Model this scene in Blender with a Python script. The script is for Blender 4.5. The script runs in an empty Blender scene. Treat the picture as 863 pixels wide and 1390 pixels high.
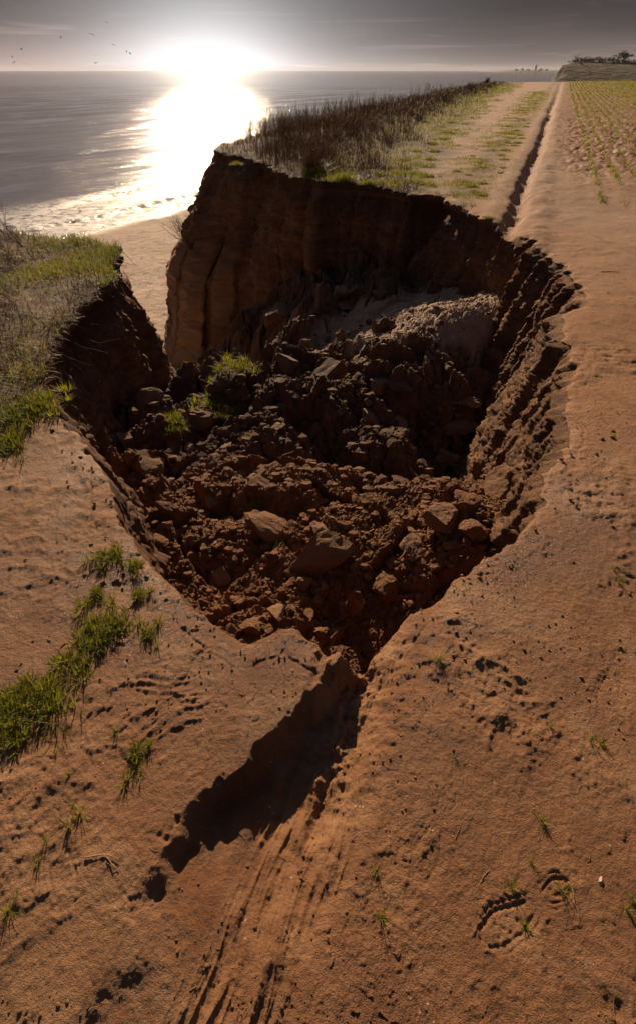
import bpy, math, random
import numpy as np
from mathutils import Vector

rng = np.random.default_rng(7)
random.seed(7)
S = bpy.context.scene
COL = S.collection

# ------------------------------------------------------------------ camera, world, sun, exposure
F = 700.0; TH = math.asin(.621); CX, CY = 431.5, 650.0; EYE = 1.65     # photo 863x1390, optical centre (431.5,650)
cam_d = bpy.data.cameras.new('camera')
cam = bpy.data.objects.new('camera', cam_d); COL.objects.link(cam)
cam.location = (0, 0, EYE)
cam.rotation_euler = (math.pi/2 - TH, 0, 0)
cam_d.sensor_fit = 'VERTICAL'; cam_d.sensor_height = 36
cam_d.lens = F/1390*36
cam_d.shift_y = -45/1390
cam_d.clip_start = .05; cam_d.clip_end = 80000
S.camera = cam

SUN_EL, SUN_AZ = math.radians(21), math.radians(-9.3)              # azimuth from +Y, negative = left
sd = Vector((math.sin(SUN_AZ)*math.cos(SUN_EL), math.cos(SUN_AZ)*math.cos(SUN_EL), math.sin(SUN_EL)))
sl = bpy.data.lights.new('sun', 'SUN'); sl.energy = 5.0; sl.angle = math.radians(.55); sl.color = (1, .74, .48)
so = bpy.data.objects.new('sun', sl); COL.objects.link(so)
so.rotation_euler = (-sd).to_track_quat('-Z', 'Y').to_euler(); so.location = (0, 0, 60)

W = bpy.data.worlds.new('World'); S.world = W; W.use_nodes = True
def build_world():
    nt = W.node_tree; N = nt.nodes; L = nt.links; N.clear()
    def n(t, **k):
        x = N.new(t)
        for a, b in k.items(): setattr(x, a, b)
        return x
    def M(op, a, b=None, c=None, clamp=False):
        x = n('ShaderNodeMath', operation=op); x.use_clamp = clamp
        for i, v in enumerate((a, b, c)):
            if v is None: continue
            if isinstance(v, (int, float)): x.inputs[i].default_value = v
            else: L.new(v, x.inputs[i])
        return x.outputs[0]
    sky = n('ShaderNodeTexSky', sky_type='NISHITA'); sky.sun_disc = False
    sky.sun_elevation = SUN_EL; sky.sun_rotation = SUN_AZ; sky.altitude = 10
    sky.air_density = 1; sky.dust_density = 2.0; sky.ozone_density = 1
    tc = n('ShaderNodeTexCoord'); sp = n('ShaderNodeSeparateXYZ'); L.new(tc.outputs['Generated'], sp.inputs[0])
    x, y, z = sp.outputs
    # glow of the sun through high thin cloud: wide in azimuth, falls off with height
    az = M('ARCTAN2', x, y)
    da = M('SUBTRACT', az, SUN_AZ)
    g1 = M('POWER', 2.718, M('MULTIPLY', M('MULTIPLY', da, da), -1/(2*.085**2)))
    zz = M('MAXIMUM', z, 0.0)
    h1 = M('POWER', 2.718, M('MULTIPLY', zz, -1/.05))
    h2 = M('POWER', 2.718, M('MULTIPLY', zz, -1/.036))
    # dull tinted overcast: brownish near the horizon, slate above
    ramp = n('ShaderNodeMix', data_type='RGBA')
    L.new(h2, ramp.inputs[0]); ramp.inputs[6].default_value = (.038, .039, .048, 1); ramp.inputs[7].default_value = (.42, .32, .29, 1)
    # left side browner
    lft = M('MULTIPLY', M('SUBTRACT', 0.15, az), 1.6, clamp=True)
    r2 = n('ShaderNodeMix', data_type='RGBA'); L.new(lft, r2.inputs[0]); L.new(ramp.outputs[2], r2.inputs[6])
    mulb = n('ShaderNodeMix', data_type='RGBA', blend_type='MULTIPLY'); mulb.inputs[0].default_value = 1
    L.new(ramp.outputs[2], mulb.inputs[6]); mulb.inputs[7].default_value = (1.5, 1.27, 1.15, 1)
    L.new(mulb.outputs[2], r2.inputs[7])
    # thin cloud streaks
    mp = n('ShaderNodeMapping'); L.new(tc.outputs['Generated'], mp.inputs[0]); mp.inputs['Scale'].default_value = (3.2, 3.2, 75)
    mp.inputs['Rotation'].default_value = (0, math.radians(-1.2), 0)
    nz = n('ShaderNodeTexNoise'); L.new(mp.outputs[0], nz.inputs[0]); nz.inputs['Scale'].default_value = 1.6
    nz.inputs['Detail'].default_value = 6; nz.inputs['Roughness'].default_value = .55; nz.inputs['Distortion'].default_value = .4
    st = n('ShaderNodeMapRange'); L.new(nz.outputs[0], st.inputs[0]); st.inputs[1].default_value = .57; st.inputs[2].default_value = .76
    sb = M('MULTIPLY_ADD', st.outputs[0], 1.3, 1.0)
    # broad soft unevenness of the cloud deck
    mp2 = n('ShaderNodeMapping'); L.new(tc.outputs['Generated'], mp2.inputs[0]); mp2.inputs['Scale'].default_value = (2, 2, 16)
    nz2 = n('ShaderNodeTexNoise'); L.new(mp2.outputs[0], nz2.inputs[0]); nz2.inputs['Scale'].default_value = 1.3; nz2.inputs['Detail'].default_value = 4
    sb2 = M('MULTIPLY_ADD', nz2.outputs[0], 1.3, .35)
    tot = n('ShaderNodeVectorMath', operation='SCALE'); L.new(r2.outputs[2], tot.inputs[0]); L.new(M('MULTIPLY', sb, sb2), tot.inputs['Scale'])
    glow = n('ShaderNodeVectorMath', operation='SCALE'); glow.inputs[0].default_value = (.98, .98, 1.0)
    g2 = M('POWER', 2.718, M('MULTIPLY', M('MULTIPLY', da, da), -1/(2*.19**2))); gv = M('ADD', M('MULTIPLY', g1, M('MULTIPLY', h1, GLOW)), M('MULTIPLY', g2, M('MULTIPLY_ADD', h1, .75, .17))); L.new(gv, glow.inputs['Scale'])
    add = n('ShaderNodeVectorMath', operation='ADD'); L.new(tot.outputs[0], add.inputs[0]); L.new(glow.outputs[0], add.inputs[1])
    # nishita daylight seen through the deck
    sk = n('ShaderNodeVectorMath', operation='MULTIPLY'); L.new(sky.outputs[0], sk.inputs[0]); sk.inputs[1].default_value = (.9, .9, 1.0)
    bg1 = n('ShaderNodeBackground'); L.new(add.outputs[0], bg1.inputs[0]); bg1.inputs[1].default_value = SKYK
    bg2 = n('ShaderNodeBackground'); L.new(sk.outputs[0], bg2.inputs[0]); bg2.inputs[1].default_value = .05
    # the deck is thick low down, opens towards the zenith
    op = n('ShaderNodeMapRange'); L.new(z, op.inputs[0]); op.inputs[1].default_value = .12; op.inputs[2].default_value = .6
    op.inputs[3].default_value = 0.0; op.inputs[4].default_value = .5
    mx = n('ShaderNodeMixShader'); L.new(op.outputs[0], mx.inputs[0]); L.new(bg1.outputs[0], mx.inputs[1]); L.new(bg2.outputs[0], mx.inputs[2])
    out = n('ShaderNodeOutputWorld'); L.new(mx.outputs[0], out.inputs[0])
GLOW = 2.1; SKYK = .38
build_world()
V = S.view_settings; V.view_transform = 'Standard'; V.look = 'None'; V.gamma = 1; V.exposure = .58; V.use_curve_mapping = False
S.cycles.use_denoising = True
S.cycles.max_bounces = 6; S.cycles.diffuse_bounces = 3; S.cycles.sample_clamp_indirect = 3

# ------------------------------------------------------------------ helpers
def tag(o, label=None, cat=None, group=None, kind=None):
    if label: o['label'] = label
    if cat: o['category'] = cat
    if group: o['group'] = group
    if kind: o['kind'] = kind
    return o

def ray(px, py):
    v = (CY-py)/F; u = (px-CX)/F
    return np.array([u, math.cos(TH)+v*math.sin(TH), -math.sin(TH)+v*math.cos(TH)])
def at(px, py, z=0.0):
    r = ray(px, py); t = (z-EYE)/r[2]
    return (r[0]*t, r[1]*t, z)

def h32(x):
    x = x.astype(np.uint32)
    x = (x ^ (x >> np.uint32(16))) * np.uint32(0x7feb352d)
    x = (x ^ (x >> np.uint32(15))) * np.uint32(0x846ca68b)
    return x ^ (x >> np.uint32(16))
def hsh(ix, iy, iz=None, seed=0):
    a = ix.astype(np.int64).astype(np.uint32)*np.uint32(0x8da6b343) + iy.astype(np.int64).astype(np.uint32)*np.uint32(0xd8163841) + np.uint32((seed*0x9e3779b1) & 0xffffffff)
    if iz is not None: a = a + iz.astype(np.int64).astype(np.uint32)*np.uint32(0xcb1ab31f)
    return h32(a).astype(np.float32)*np.float32(1/4294967296.0)
def vn2(x, y, seed=0):
    ix = np.floor(x); iy = np.floor(y); fx = x-ix; fy = y-iy
    fx = fx*fx*fx*(fx*(fx*6-15)+10); fy = fy*fy*fy*(fy*(fy*6-15)+10)
    a = hsh(ix, iy, seed=seed); b = hsh(ix+1, iy, seed=seed); c = hsh(ix, iy+1, seed=seed); d = hsh(ix+1, iy+1, seed=seed)
    return (a+(b-a)*fx)*(1-fy)+(c+(d-c)*fx)*fy
def vn3(x, y, z, seed=0):
    ix = np.floor(x); iy = np.floor(y); iz = np.floor(z); fx = x-ix; fy = y-iy; fz = z-iz
    fx = fx*fx*(3-2*fx); fy = fy*fy*(3-2*fy); fz = fz*fz*(3-2*fz)
    r = 0
    for dz in (0, 1):
        a = hsh(ix, iy, iz+dz, seed); b = hsh(ix+1, iy, iz+dz, seed); c = hsh(ix, iy+1, iz+dz, seed); d = hsh(ix+1, iy+1, iz+dz, seed)
        w = fz if dz else 1-fz
        r = r + ((a+(b-a)*fx)*(1-fy)+(c+(d-c)*fx)*fy)*w
    return r
def fbm2(x, y, sc, oct=4, seed=0, gain=.5, ridged=False):
    s = 0; a = 1; t = 0; ca, sa = math.cos(.6), math.sin(.6)
    x = x/sc; y = y/sc
    for k in range(oct):
        v = vn2(x, y, seed+k*17)*2-1
        if ridged: v = 1-2*np.abs(v)
        s = s+v*a; t += a; a *= gain
        x, y = (x*ca-y*sa)*2.03+11.3, (x*sa+y*ca)*2.03+5.7
    return s/t
def fbm3(x, y, z, sc, oct=4, seed=0, gain=.5, ridged=False):
    s = 0; a = 1; t = 0; x = x/sc; y = y/sc; z = z/sc
    for k in range(oct):
        v = vn3(x, y, z, seed+k*17)*2-1
        if ridged: v = 1-2*np.abs(v)
        s = s+v*a; t += a; a *= gain
        x, y, z = (x*.8-y*.6)*2.02+3.1, (x*.6+y*.8)*2.02+7.7, z*2.02+1.3
    return s/t
def sst(a, b, x):
    t = np.clip((x-a)/(b-a), 0, 1); return t*t*(3-2*t)
def clods(x, y, sc, seed=0, jit=.9, tilt=.5, sh=.25):
    """blocky field: every voronoi cell a tilted facet of its own height; crevices between the cells"""
    x = x/sc; y = y/sc
    ix = np.floor(x); iy = np.floor(y)
    b1 = np.full(x.shape, 9., np.float32); b2 = b1.copy(); hh = np.zeros_like(b1)
    for dx in (-1, 0, 1):
        for dy in (-1, 0, 1):
            cx = ix+dx; cy = iy+dy
            px = cx+.5+(hsh(cx, cy, seed=seed)-.5)*jit; py = cy+.5+(hsh(cx, cy, seed=seed+1)-.5)*jit
            ex = x-px; ey = y-py; d = np.sqrt(ex*ex+ey*ey)
            h = hsh(cx, cy, seed=seed+2)**2*1.0 + (hsh(cx, cy, seed=seed+3)-.5)*tilt*2*ex + (hsh(cx, cy, seed=seed+4)-.5)*tilt*2*ey
            m = d < b1
            b2 = np.where(m, b1, np.minimum(b2, d)); hh = np.where(m, h, hh); b1 = np.where(m, d, b1)
    e = b2-b1
    return (hh*sst(0, sh, e) - .55*(1-sst(0, sh*1.2, e)) - .35*b1)

def grid_mesh(name, P, mat, mask=None, attrs=None, smooth=True, mats=None):
    """P: (n,m,3). mask: (n-1,m-1) bool for kept faces"""
    n, m, _ = P.shape
    idx = np.arange(n*m).reshape(n, m)
    q = np.stack([idx[:-1, :-1], idx[:-1, 1:], idx[1:, 1:], idx[1:, :-1]], -1)
    q = q[mask] if mask is not None else q.reshape(-1, 4)
    used = np.zeros(n*m, bool); used[q.ravel()] = True
    re = np.cumsum(used)-1
    return raw_mesh(name, P.reshape(-1, 3)[used], re[q], mat, {k: v.reshape(n*m, -1)[used] for k, v in (attrs or {}).items()}, smooth)
def raw_mesh(name, v, q, mat, attrs=None, smooth=True, link=True):
    me = bpy.data.meshes.new(name)
    v = np.asarray(v, np.float32); q = np.asarray(q, np.int32); k = q.shape[1]
    me.vertices.add(len(v)); me.vertices.foreach_set('co', v.ravel())
    me.loops.add(q.size); me.loops.foreach_set('vertex_index', q.ravel())
    me.polygons.add(len(q)); me.polygons.foreach_set('loop_start', np.arange(0, q.size, k, dtype=np.int32))
    me.update(calc_edges=True)
    me.polygons.foreach_set('use_smooth', np.full(len(q), smooth, bool))
    for a, val in (attrs or {}).items():
        ca = me.attributes.new(a, 'FLOAT_COLOR', 'POINT')
        c = np.ones((len(v), 4), np.float32); c[:, :val.shape[1]] = val
        ca.data.foreach_set('color', c.ravel())
    if mat: me.materials.append(mat)
    o = bpy.data.objects.new(name, me)
    if link: COL.objects.link(o)
    return o

# ------------------------------------------------------------------ materials
class NT:
    def __init__(s, name):
        s.m = bpy.data.materials.new(name); s.m.use_nodes = True; s.t = s.m.node_tree; s.N = s.t.nodes; s.L = s.t.links
        s.b = s.N['Principled BSDF']
        s.b.inputs['Specular IOR Level'].default_value = .35
        s.tc = s.N.new('ShaderNodeTexCoord').outputs['Object']
    def node(s, t, ins=None, **k):
        x = s.N.new(t)
        for a, b in k.items(): setattr(x, a, b)
        for a, b in (ins or {}).items(): s.set(x.inputs[a], b)
        return x
    def set(s, i, v):
        if hasattr(v, 'links') or isinstance(v, bpy.types.NodeSocket): s.L.new(v, i)
        else: i.default_value = v
    def noise(s, sc, det=5, ro=.6, dist=0, vec=None, scale=None):
        vec = vec or s.tc
        if scale: vec = s.node('ShaderNodeMapping', {'Vector': vec, 'Scale': scale}).outputs[0]
        return s.node('ShaderNodeTexNoise', {'Vector': vec, 'Scale': sc, 'Detail': det, 'Roughness': ro, 'Distortion': dist}).outputs[0]
    def vor(s, sc, vec=None, feature='F1'):
        return s.node('ShaderNodeTexVoronoi', {'Vector': vec or s.tc, 'Scale': sc}, feature=feature)
    def math(s, op, a, b=0, clamp=False):
        x = s.N.new('ShaderNodeMath'); x.operation = op; x.use_clamp = clamp; s.set(x.inputs[0], a); s.set(x.inputs[1], b); return x.outputs[0]
    def rng(s, v, a, b, c=0., d=1.):
        return s.node('ShaderNodeMapRange', {0: v, 1: a, 2: b, 3: c, 4: d}).outputs[0]
    def mix(s, f, a, b, mode='MIX'):
        x = s.node('ShaderNodeMix', data_type='RGBA', blend_type=mode)
        s.set(x.inputs[0], f)
        for i, v in ((6, a), (7, b)): s.set(x.inputs[i], (*v, 1) if isinstance(v, tuple) and len(v) == 3 else v)
        return x.outputs[2]
    def attr(s, name):
        a = s.node('ShaderNodeAttribute', attribute_name=name)
        sp = s.node('ShaderNodeSeparateColor', {0: a.outputs['Color']})
        return sp.outputs
    def bump(s, h, dist, strength=1., nrm=None):
        x = s.node('ShaderNodeBump', {'Height': h, 'Distance': dist, 'Strength': strength})
        if nrm: s.L.new(nrm, x.inputs['Normal'])
        return x.outputs[0]
    def out(s, col=None, rough=None, nrm=None):
        if col is not None: s.set(s.b.inputs['Base Color'], (*col, 1) if isinstance(col, tuple) and len(col) == 3 else col)
        if rough is not None: s.set(s.b.inputs['Roughness'], rough)
        if nrm is not None: s.set(s.b.inputs['Normal'], nrm)
        return s.m

def mat_ground():
    t = NT('sandy_clay_ground'); m = t.attr('mask')      # R organic, G pale path sand, B wet soil plus painted lens darkening near the viewer
    big = t.noise(.9, 5, .6); mid = t.noise(7, 5, .62, .4); fine = t.noise(160, 3, .6)
    c = t.mix(t.rng(big, .35, .68), (.24, .106, .043), (.345, .172, .080))
    c = t.mix(t.rng(mid, .40, .75), c, (.40, .21, .10))
    c = t.mix(m[1], c, (.32, .215, .155))
    c = t.mix(t.math('MULTIPLY', m[0], t.rng(t.noise(26, 4, .7), .12, .38)), c, (.06, .040, .020))
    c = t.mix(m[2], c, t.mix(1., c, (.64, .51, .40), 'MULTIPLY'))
    pt = t.noise(2.4, 6, .7, .6); c = t.mix(t.rng(pt, .50, .60, 0, .38), c, (.44, .26, .14)); c = t.mix(t.rng(pt, .42, .34, 0, .45), c, (.15, .068, .03))
    c = t.mix(t.rng(fine, .35, .7, .0, .35), c, (.11, .05, .024)); gr = t.noise(420, 2, .6); c = t.mix(t.rng(gr, .62, .72, 0, .3), c, (.50, .35, .24))
    peb = t.vor(55); c = t.mix(t.math('MULTIPLY', t.math('LESS_THAN', peb.outputs['Distance'], .17), t.math('GREATER_THAN', t.noise(9, 2), .64)), c, (.5, .38, .27))
    r = t.rng(m[2], 0, 1, .88, .38)
    r = t.math('ADD', r, t.rng(mid, .3, .7, -.08, .08))
    h = t.math('ADD', t.math('MULTIPLY', t.noise(60, 7, .72), .8), t.math('MULTIPLY', t.noise(380, 3, .6), .3))
    n = t.bump(h, .016, 1.)
    return t.out(c, r, n)
def mat_cliff():
    t = NT('clay_cliff_face')
    st = t.noise(1.2, 5, .6, .6, scale=(.5, .5, 5.0)); ver = t.noise(2.2, 5, .65, .3, scale=(3, 3, .35)); mid = t.noise(9, 5, .65)
    c = t.mix(t.rng(st, .35, .65), (.13, .058, .026), (.23, .11, .05))
    c = t.mix(t.rng(ver, .45, .72, 0, .75), c, (.29, .15, .068))
    c = t.mix(t.rng(mid, .45, .72, 0, .7), c, (.10, .045, .022))
    g = t.attr('mask')
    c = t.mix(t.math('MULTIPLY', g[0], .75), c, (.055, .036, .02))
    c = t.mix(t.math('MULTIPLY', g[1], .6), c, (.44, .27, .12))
    band = t.noise(.6, 4, .65, .5, scale=(.25, .25, 11.0)); c = t.mix(t.rng(band, .54, .60, 0, .35), c, (.085, .045, .026)); c = t.mix(t.rng(band, .44, .38, 0, .3), c, (.36, .20, .095))
    stn = t.vor(16); c = t.mix(t.math('MULTIPLY', t.math('LESS_THAN', stn.outputs['Distance'], .16), t.math('GREATER_THAN', t.noise(3, 2), .56)), c, (.36, .27, .2))
    h = t.math('ADD', t.noise(22, 8, .74), t.math('MULTIPLY', t.noise(150, 4, .6), .3))
    h = t.math('ADD', h, t.math('MULTIPLY', band, .25))
    return t.out(c, .88, t.bump(h, .05, 1.))
def mat_clay(name, top=False):
    t = NT(name)
    oi = t.N.new('ShaderNodeObjectInfo').outputs['Random']
    pos = t.N.new('ShaderNodeNewGeometry').outputs['Position']; sp = t.node('ShaderNodeSeparateXYZ', {0: pos})
    st = t.noise(1.1, 4, .6, vec=pos); mid = t.noise(7, 6, .7, .3, vec=pos); fn = t.noise(45, 4, .7, vec=pos)
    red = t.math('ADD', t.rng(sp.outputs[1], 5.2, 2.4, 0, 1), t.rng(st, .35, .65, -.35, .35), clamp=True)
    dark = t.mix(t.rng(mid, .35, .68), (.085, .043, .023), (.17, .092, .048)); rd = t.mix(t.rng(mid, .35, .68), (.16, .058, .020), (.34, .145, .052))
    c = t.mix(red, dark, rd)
    c = t.mix(t.rng(st, .56, .66, 0, .6), c, (.25, .15, .08))
    c = t.mix(t.rng(fn, .45, .75, 0, .45), c, (.05, .025, .014))
    c = t.mix(t.math('MULTIPLY', t.rng(fn, .58, .7), .5), c, (.42, .25, .13))
    if top: c = t.mix(t.rng(oi, .3, 1., 0, .6), c, (.33, .20, .115))
    else:
        m = t.attr('mask'); c = t.mix(m[1], c, t.mix(t.rng(mid, .3, .7), (.34, .23, .155), (.50, .35, .25)))
    h = t.math('ADD', t.noise(28, 8, .74, vec=pos), t.math('MULTIPLY', t.noise(160, 4, .65, vec=pos), .35))
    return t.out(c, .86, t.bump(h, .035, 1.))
def mat_beach():
    t = NT('beach_sand'); m = t.attr('mask')
    c = t.mix(t.rng(t.noise(.35, 5, .6), .35, .65), (.36, .255, .20), (.50, .37, .295))
    c = t.mix(t.math('MULTIPLY', t.rng(t.noise(2.5, 6, .75, .5, scale=(1, .5, 1)), .52, .66), t.rng(t.noise(.3, 3, .5), .38, .5)), c, (.12, .085, .07)); c = t.mix(t.rng(t.noise(14, 4, .75), .5, .7, 0, .55), c, (.16, .11, .09))
    c = t.mix(m[2], c, (.20, .135, .095))
    r = t.rng(m[2], 0, 1, .9, .16)
    return t.out(c, r, t.bump(t.math('ADD', t.noise(3, 5, .6), t.math('MULTIPLY', t.noise(16, 5, .7), .5)), .10, 1.))
def mat_sea():
    t = NT('sea_water'); m = t.attr('mask')     # R foam
    t.b.inputs['IOR'].default_value = 1.33; t.b.inputs['Specular IOR Level'].default_value = .5
    c = t.mix(t.rng(t.noise(.02, 4, .6, scale=(1, 2.2, 1)), .35, .65), (.15, .145, .175), (.22, .21, .24))
    foam = t.math('MULTIPLY', m[0], t.rng(t.noise(1.6, 7, .75, .8), .36, .56))
    c = t.mix(foam, c, (.75, .72, .70))
    r = t.rng(foam, 0, 1, .10, .9)
    # ripples, crests lie roughly along the shore
    rot = t.node('ShaderNodeMapping', {'Vector': t.tc, 'Rotation': (0, 0, math.radians(8)), 'Scale': (.30, 1.0, 1)}).outputs[0]
    a = t.noise(.42, 3, .55, .5, vec=rot); b = t.noise(2.6, 5, .68, .5, vec=rot); d = t.noise(8, 4, .7, .3, vec=rot)
    n = t.bump(a, .11, 1.); n = t.bump(b, .06, 1., n); n = t.bump(d, .024, 1., n)
    return t.out(c, r, n)
def mat_plant(name, c1, c2, trans=.35, tipc=None, sc=1.5):
    t = NT(name)
    c = t.mix(t.rng(t.noise(sc, 3, .6), .35, .65), c1, c2)
    at_ = t.attr('tone'); c = t.mix(1., c, t.node('ShaderNodeCombineColor', {0: at_[0], 1: at_[0], 2: at_[0]}).outputs[0], 'MULTIPLY')
    c = t.mix(at_[1], c, (.26, .165, .075))
    t.out(c, .6); t.b.inputs['Specular IOR Level'].default_value = .25
    tr = t.node('ShaderNodeBsdfTranslucent', {'Color': t.mix(1., c, (1.5, 1.5, .9), 'MULTIPLY')})
    mx = t.node('ShaderNodeMixShader', {0: trans, 1: t.b.outputs[0], 2: tr.outputs[0]})
    t.L.new(mx.outputs[0], t.N['Material Output'].inputs[0])
    return t.m
def mat_plain(name, c1, c2, rough=.8, sc=4., bump=0):
    t = NT(name); n = t.noise(sc, 4, .6)
    return t.out(t.mix(t.rng(n, .35, .65), c1, c2), rough, t.bump(n, bump) if bump else None)

MG, MC, MB_, MS = mat_ground(), mat_cliff(), mat_beach(), mat_sea()
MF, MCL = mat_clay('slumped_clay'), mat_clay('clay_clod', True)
M_GREEN = mat_plant('green_grass', (.13, .155, .012), (.24, .235, .028), .45)
M_CROP = mat_plant('young_cereal', (.14, .17, .03), (.22, .22, .05), .45)
M_DRY = mat_plant('dry_grass', (.07, .03, .014), (.16, .075, .033), .04, sc=.8)
M_DRY2 = mat_plant('dry_scrub_grass', (.06, .027, .015), (.135, .062, .034), .06, sc=.8)
M_STEM = mat_plant('dead_stems', (.06, .028, .016), (.12, .058, .034), .06, sc=.6)
M_TWIG = mat_plain('twig_bark', (.05, .032, .022), (.09, .055, .035), .85, 30)
M_STRAW = mat_plain('dead_straw', (.25, .16, .08), (.36, .24, .13), .8, 30)

# ------------------------------------------------------------------ the edge of the land (one open line: sea cliff, slump hole, sea cliff)
def edge_line():
    near = [(-70, -160), (-40, -60), (-25, -28), (-15, -9), (-9.5, 0), (-7.2, 4.2), (-5.6, 6.3)]
    px = [(0, 315), (40, 320), (80, 324), (115, 328), (140, 330), (158, 335), (162, 345), (158, 362), (150, 385), (128, 405), (103, 425), (88, 455),
          (70, 480), (62, 515), (68, 550), (82, 575), (110, 597), (128, 620), (139, 645), (146, 672), (160, 706), (188, 745), (212, 775), (236, 798),
          (262, 826), (292, 846), (330, 862), (355, 860), (383, 850), (405, 853), (430, 868), (455, 882), (478, 889), (496, 886), (510, 868),
          (522, 852), (545, 835), (566, 816), (592, 800), (622, 776), (655, 754), (690, 729), (718, 704), (734, 682), (738, 655), (744, 632), (760, 612), (774, 588),
          (770, 560), (776, 530), (780, 498), (771, 468), (768, 440), (778, 412), (788, 388), (782, 370), (758, 352), (737, 338), (712, 322), (690, 308),
          (668, 296), (640, 284), (612, 270), (594, 263), (562, 261), (540, 257), (505, 252), (470, 248), (430, 246), (400, 240), (380, 232), (362, 222), (330, 212), (305, 208), (291, 205)]
    P = near + [at(a, b)[:2] for a, b in px]
    P += [(-2.75, 17.2), (-2.2, 19.5), (-1.1, 23), (.6, 29), (3.2, 37), (7, 47), (12, 62), (21, 88), (33, 122), (50, 170), (70, 240), (88, 290)]
    P = np.array(P)
    # catmull-rom
    out = []
    Q = np.vstack([2*P[0]-P[1], P, 2*P[-1]-P[-2]])
    for i in range(1, len(Q)-2):
        p0, p1, p2, p3 = Q[i-1:i+3]
        L = np.linalg.norm(p2-p1); mid = (p1+p2)/2
        r = math.hypot(*mid)
        step = np.clip(.006*r, .009, 3.)
        k = max(2, int(L/step)); t = np.linspace(0, 1, k, endpoint=False)[:, None]
        out.append(p1+t*(.5*(p2-p0))+t*t*(p0-2.5*p1+2*p2-.5*p3)+t**3*(-.5*p0+1.5*p1-1.5*p2+.5*p3))
    out.append(P[-1:])
    C = np.vstack(out)
    T = np.gradient(C, axis=0); T /= np.linalg.norm(T, axis=1)[:, None]
    Nn = np.stack([T[:, 1], -T[:, 0]], 1)             # right of travel
    d = fbm2(C[:, 0], C[:, 1], .5, 3, 91)*.055 + fbm2(C[:, 0], C[:, 1], .13, 4, 92)*.055 + fbm2(C[:, 0], C[:, 1], .045, 3, 93)*.03
    r = np.hypot(C[:, 0], C[:, 1]-0)
    amp = np.clip(r/3.5, .45, 4)
    C = C + Nn*(d*amp)[:, None]
    return C
EDGE = edge_line()
# travelling: sea cliff from behind-left, to the tip, round the hole anticlockwise seen ... land lies on one fixed side
T_ = np.gradient(EDGE, axis=0); T_ /= np.linalg.norm(T_, axis=1)[:, None]
# void normal: the hole centre must be on the void side
_c = np.array([.2, 4.2]); _i = np.argmin(np.linalg.norm(EDGE-_c, axis=1))
side = np.sign(T_[_i, 1]*(_c-EDGE[_i])[0] - T_[_i, 0]*(_c-EDGE[_i])[1])
def smooth1(A, s, k):
    # smooth along arc length s with radius k (resampling-free: gaussian by index windows)
    w = max(1, int(k)); ker = np.hanning(2*w+1); ker /= ker.sum()
    return np.stack([np.convolve(np.pad(A[:, i], w, 'edge'), ker, 'valid') for i in range(A.shape[1])], 1)
NV = np.stack([T_[:, 1], -T_[:, 0]], 1)*side

def sdf(x, y, maxd=3.0):
    """signed distance to EDGE (positive on land) and nearest point; exact near the line, by bins"""
    shp = x.shape; P = np.stack([x.ravel(), y.ravel()], 1)
    A = EDGE[:-1]; B = EDGE[1:]; AB = B-A; L2 = (AB**2).sum(1)
    segn = np.stack([AB[:, 1], -AB[:, 0]], 1)*side; segn /= np.linalg.norm(segn, axis=1)[:, None]+1e-12
    vn = np.zeros_like(EDGE); vn[:-1] += segn; vn[1:] += segn
    D = np.full(len(P), 1e9); near = P.copy()
    r = np.hypot(P[:, 0], P[:, 1])
    # adaptive bins: size grows with distance
    lev = np.clip(np.floor(np.log2(np.maximum(r, 1e-3)/3.0)), -2, 6).astype(int)
    size = .35*2.0**(lev+2)/2
    bx = np.floor(P[:, 0]/size).astype(np.int64); by = np.floor(P[:, 1]/size).astype(np.int64)
    key = (lev+8)*10**12+(bx+5*10**4)*10**6+(by+5*10**4)
    o = np.argsort(key, kind='stable'); ks = key[o]; st = np.flatnonzero(np.r_[True, ks[1:] != ks[:-1]]); en = np.r_[st[1:], len(ks)]
    mid = (A+B)/2; half = np.sqrt(L2)/2
    for s, e in zip(st, en):
        ii = o[s:e]; p = P[ii]; c = (p.min(0)+p.max(0))/2; rad = np.linalg.norm(p.max(0)-p.min(0))/2
        dm = np.linalg.norm(mid-c, axis=1); m0 = (dm-half).min() if False else (dm+half).min()
        cand = np.flatnonzero(dm-half <= m0+2*rad)
        best = np.full(len(p), 1e18); bj = np.zeros(len(p), int); bt = np.zeros(len(p))
        CH = max(1, int(4e6//max(1, len(p))))
        for c0 in range(0, len(cand), CH):
            cc = cand[c0:c0+CH]
            w = p[:, None, :]-A[cc][None]
            t = np.clip((w*AB[cc][None]).sum(2)/L2[cc][None], 0, 1)
            q = w-t[..., None]*AB[cc][None]; d2 = (q**2).sum(2)
            j = d2.argmin(1); v = d2[np.arange(len(p)), j]
            mm = v < best; best[mm] = v[mm]; bj[mm] = cc[j[mm]]; bt[mm] = t[np.arange(len(p)), j][mm]
        npnt = A[bj]+bt[:, None]*AB[bj]
        nn = np.where((bt <= 0)[:, None], vn[bj], np.where((bt >= 1)[:, None], vn[bj+1], segn[bj]))
        sg = np.where(((p-npnt)*nn).sum(1) > 0, -1., 1.)
        D[ii] = np.sqrt(best)*sg; near[ii] = npnt
    return D.reshape(shp), near.reshape(*shp, 2)

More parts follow.
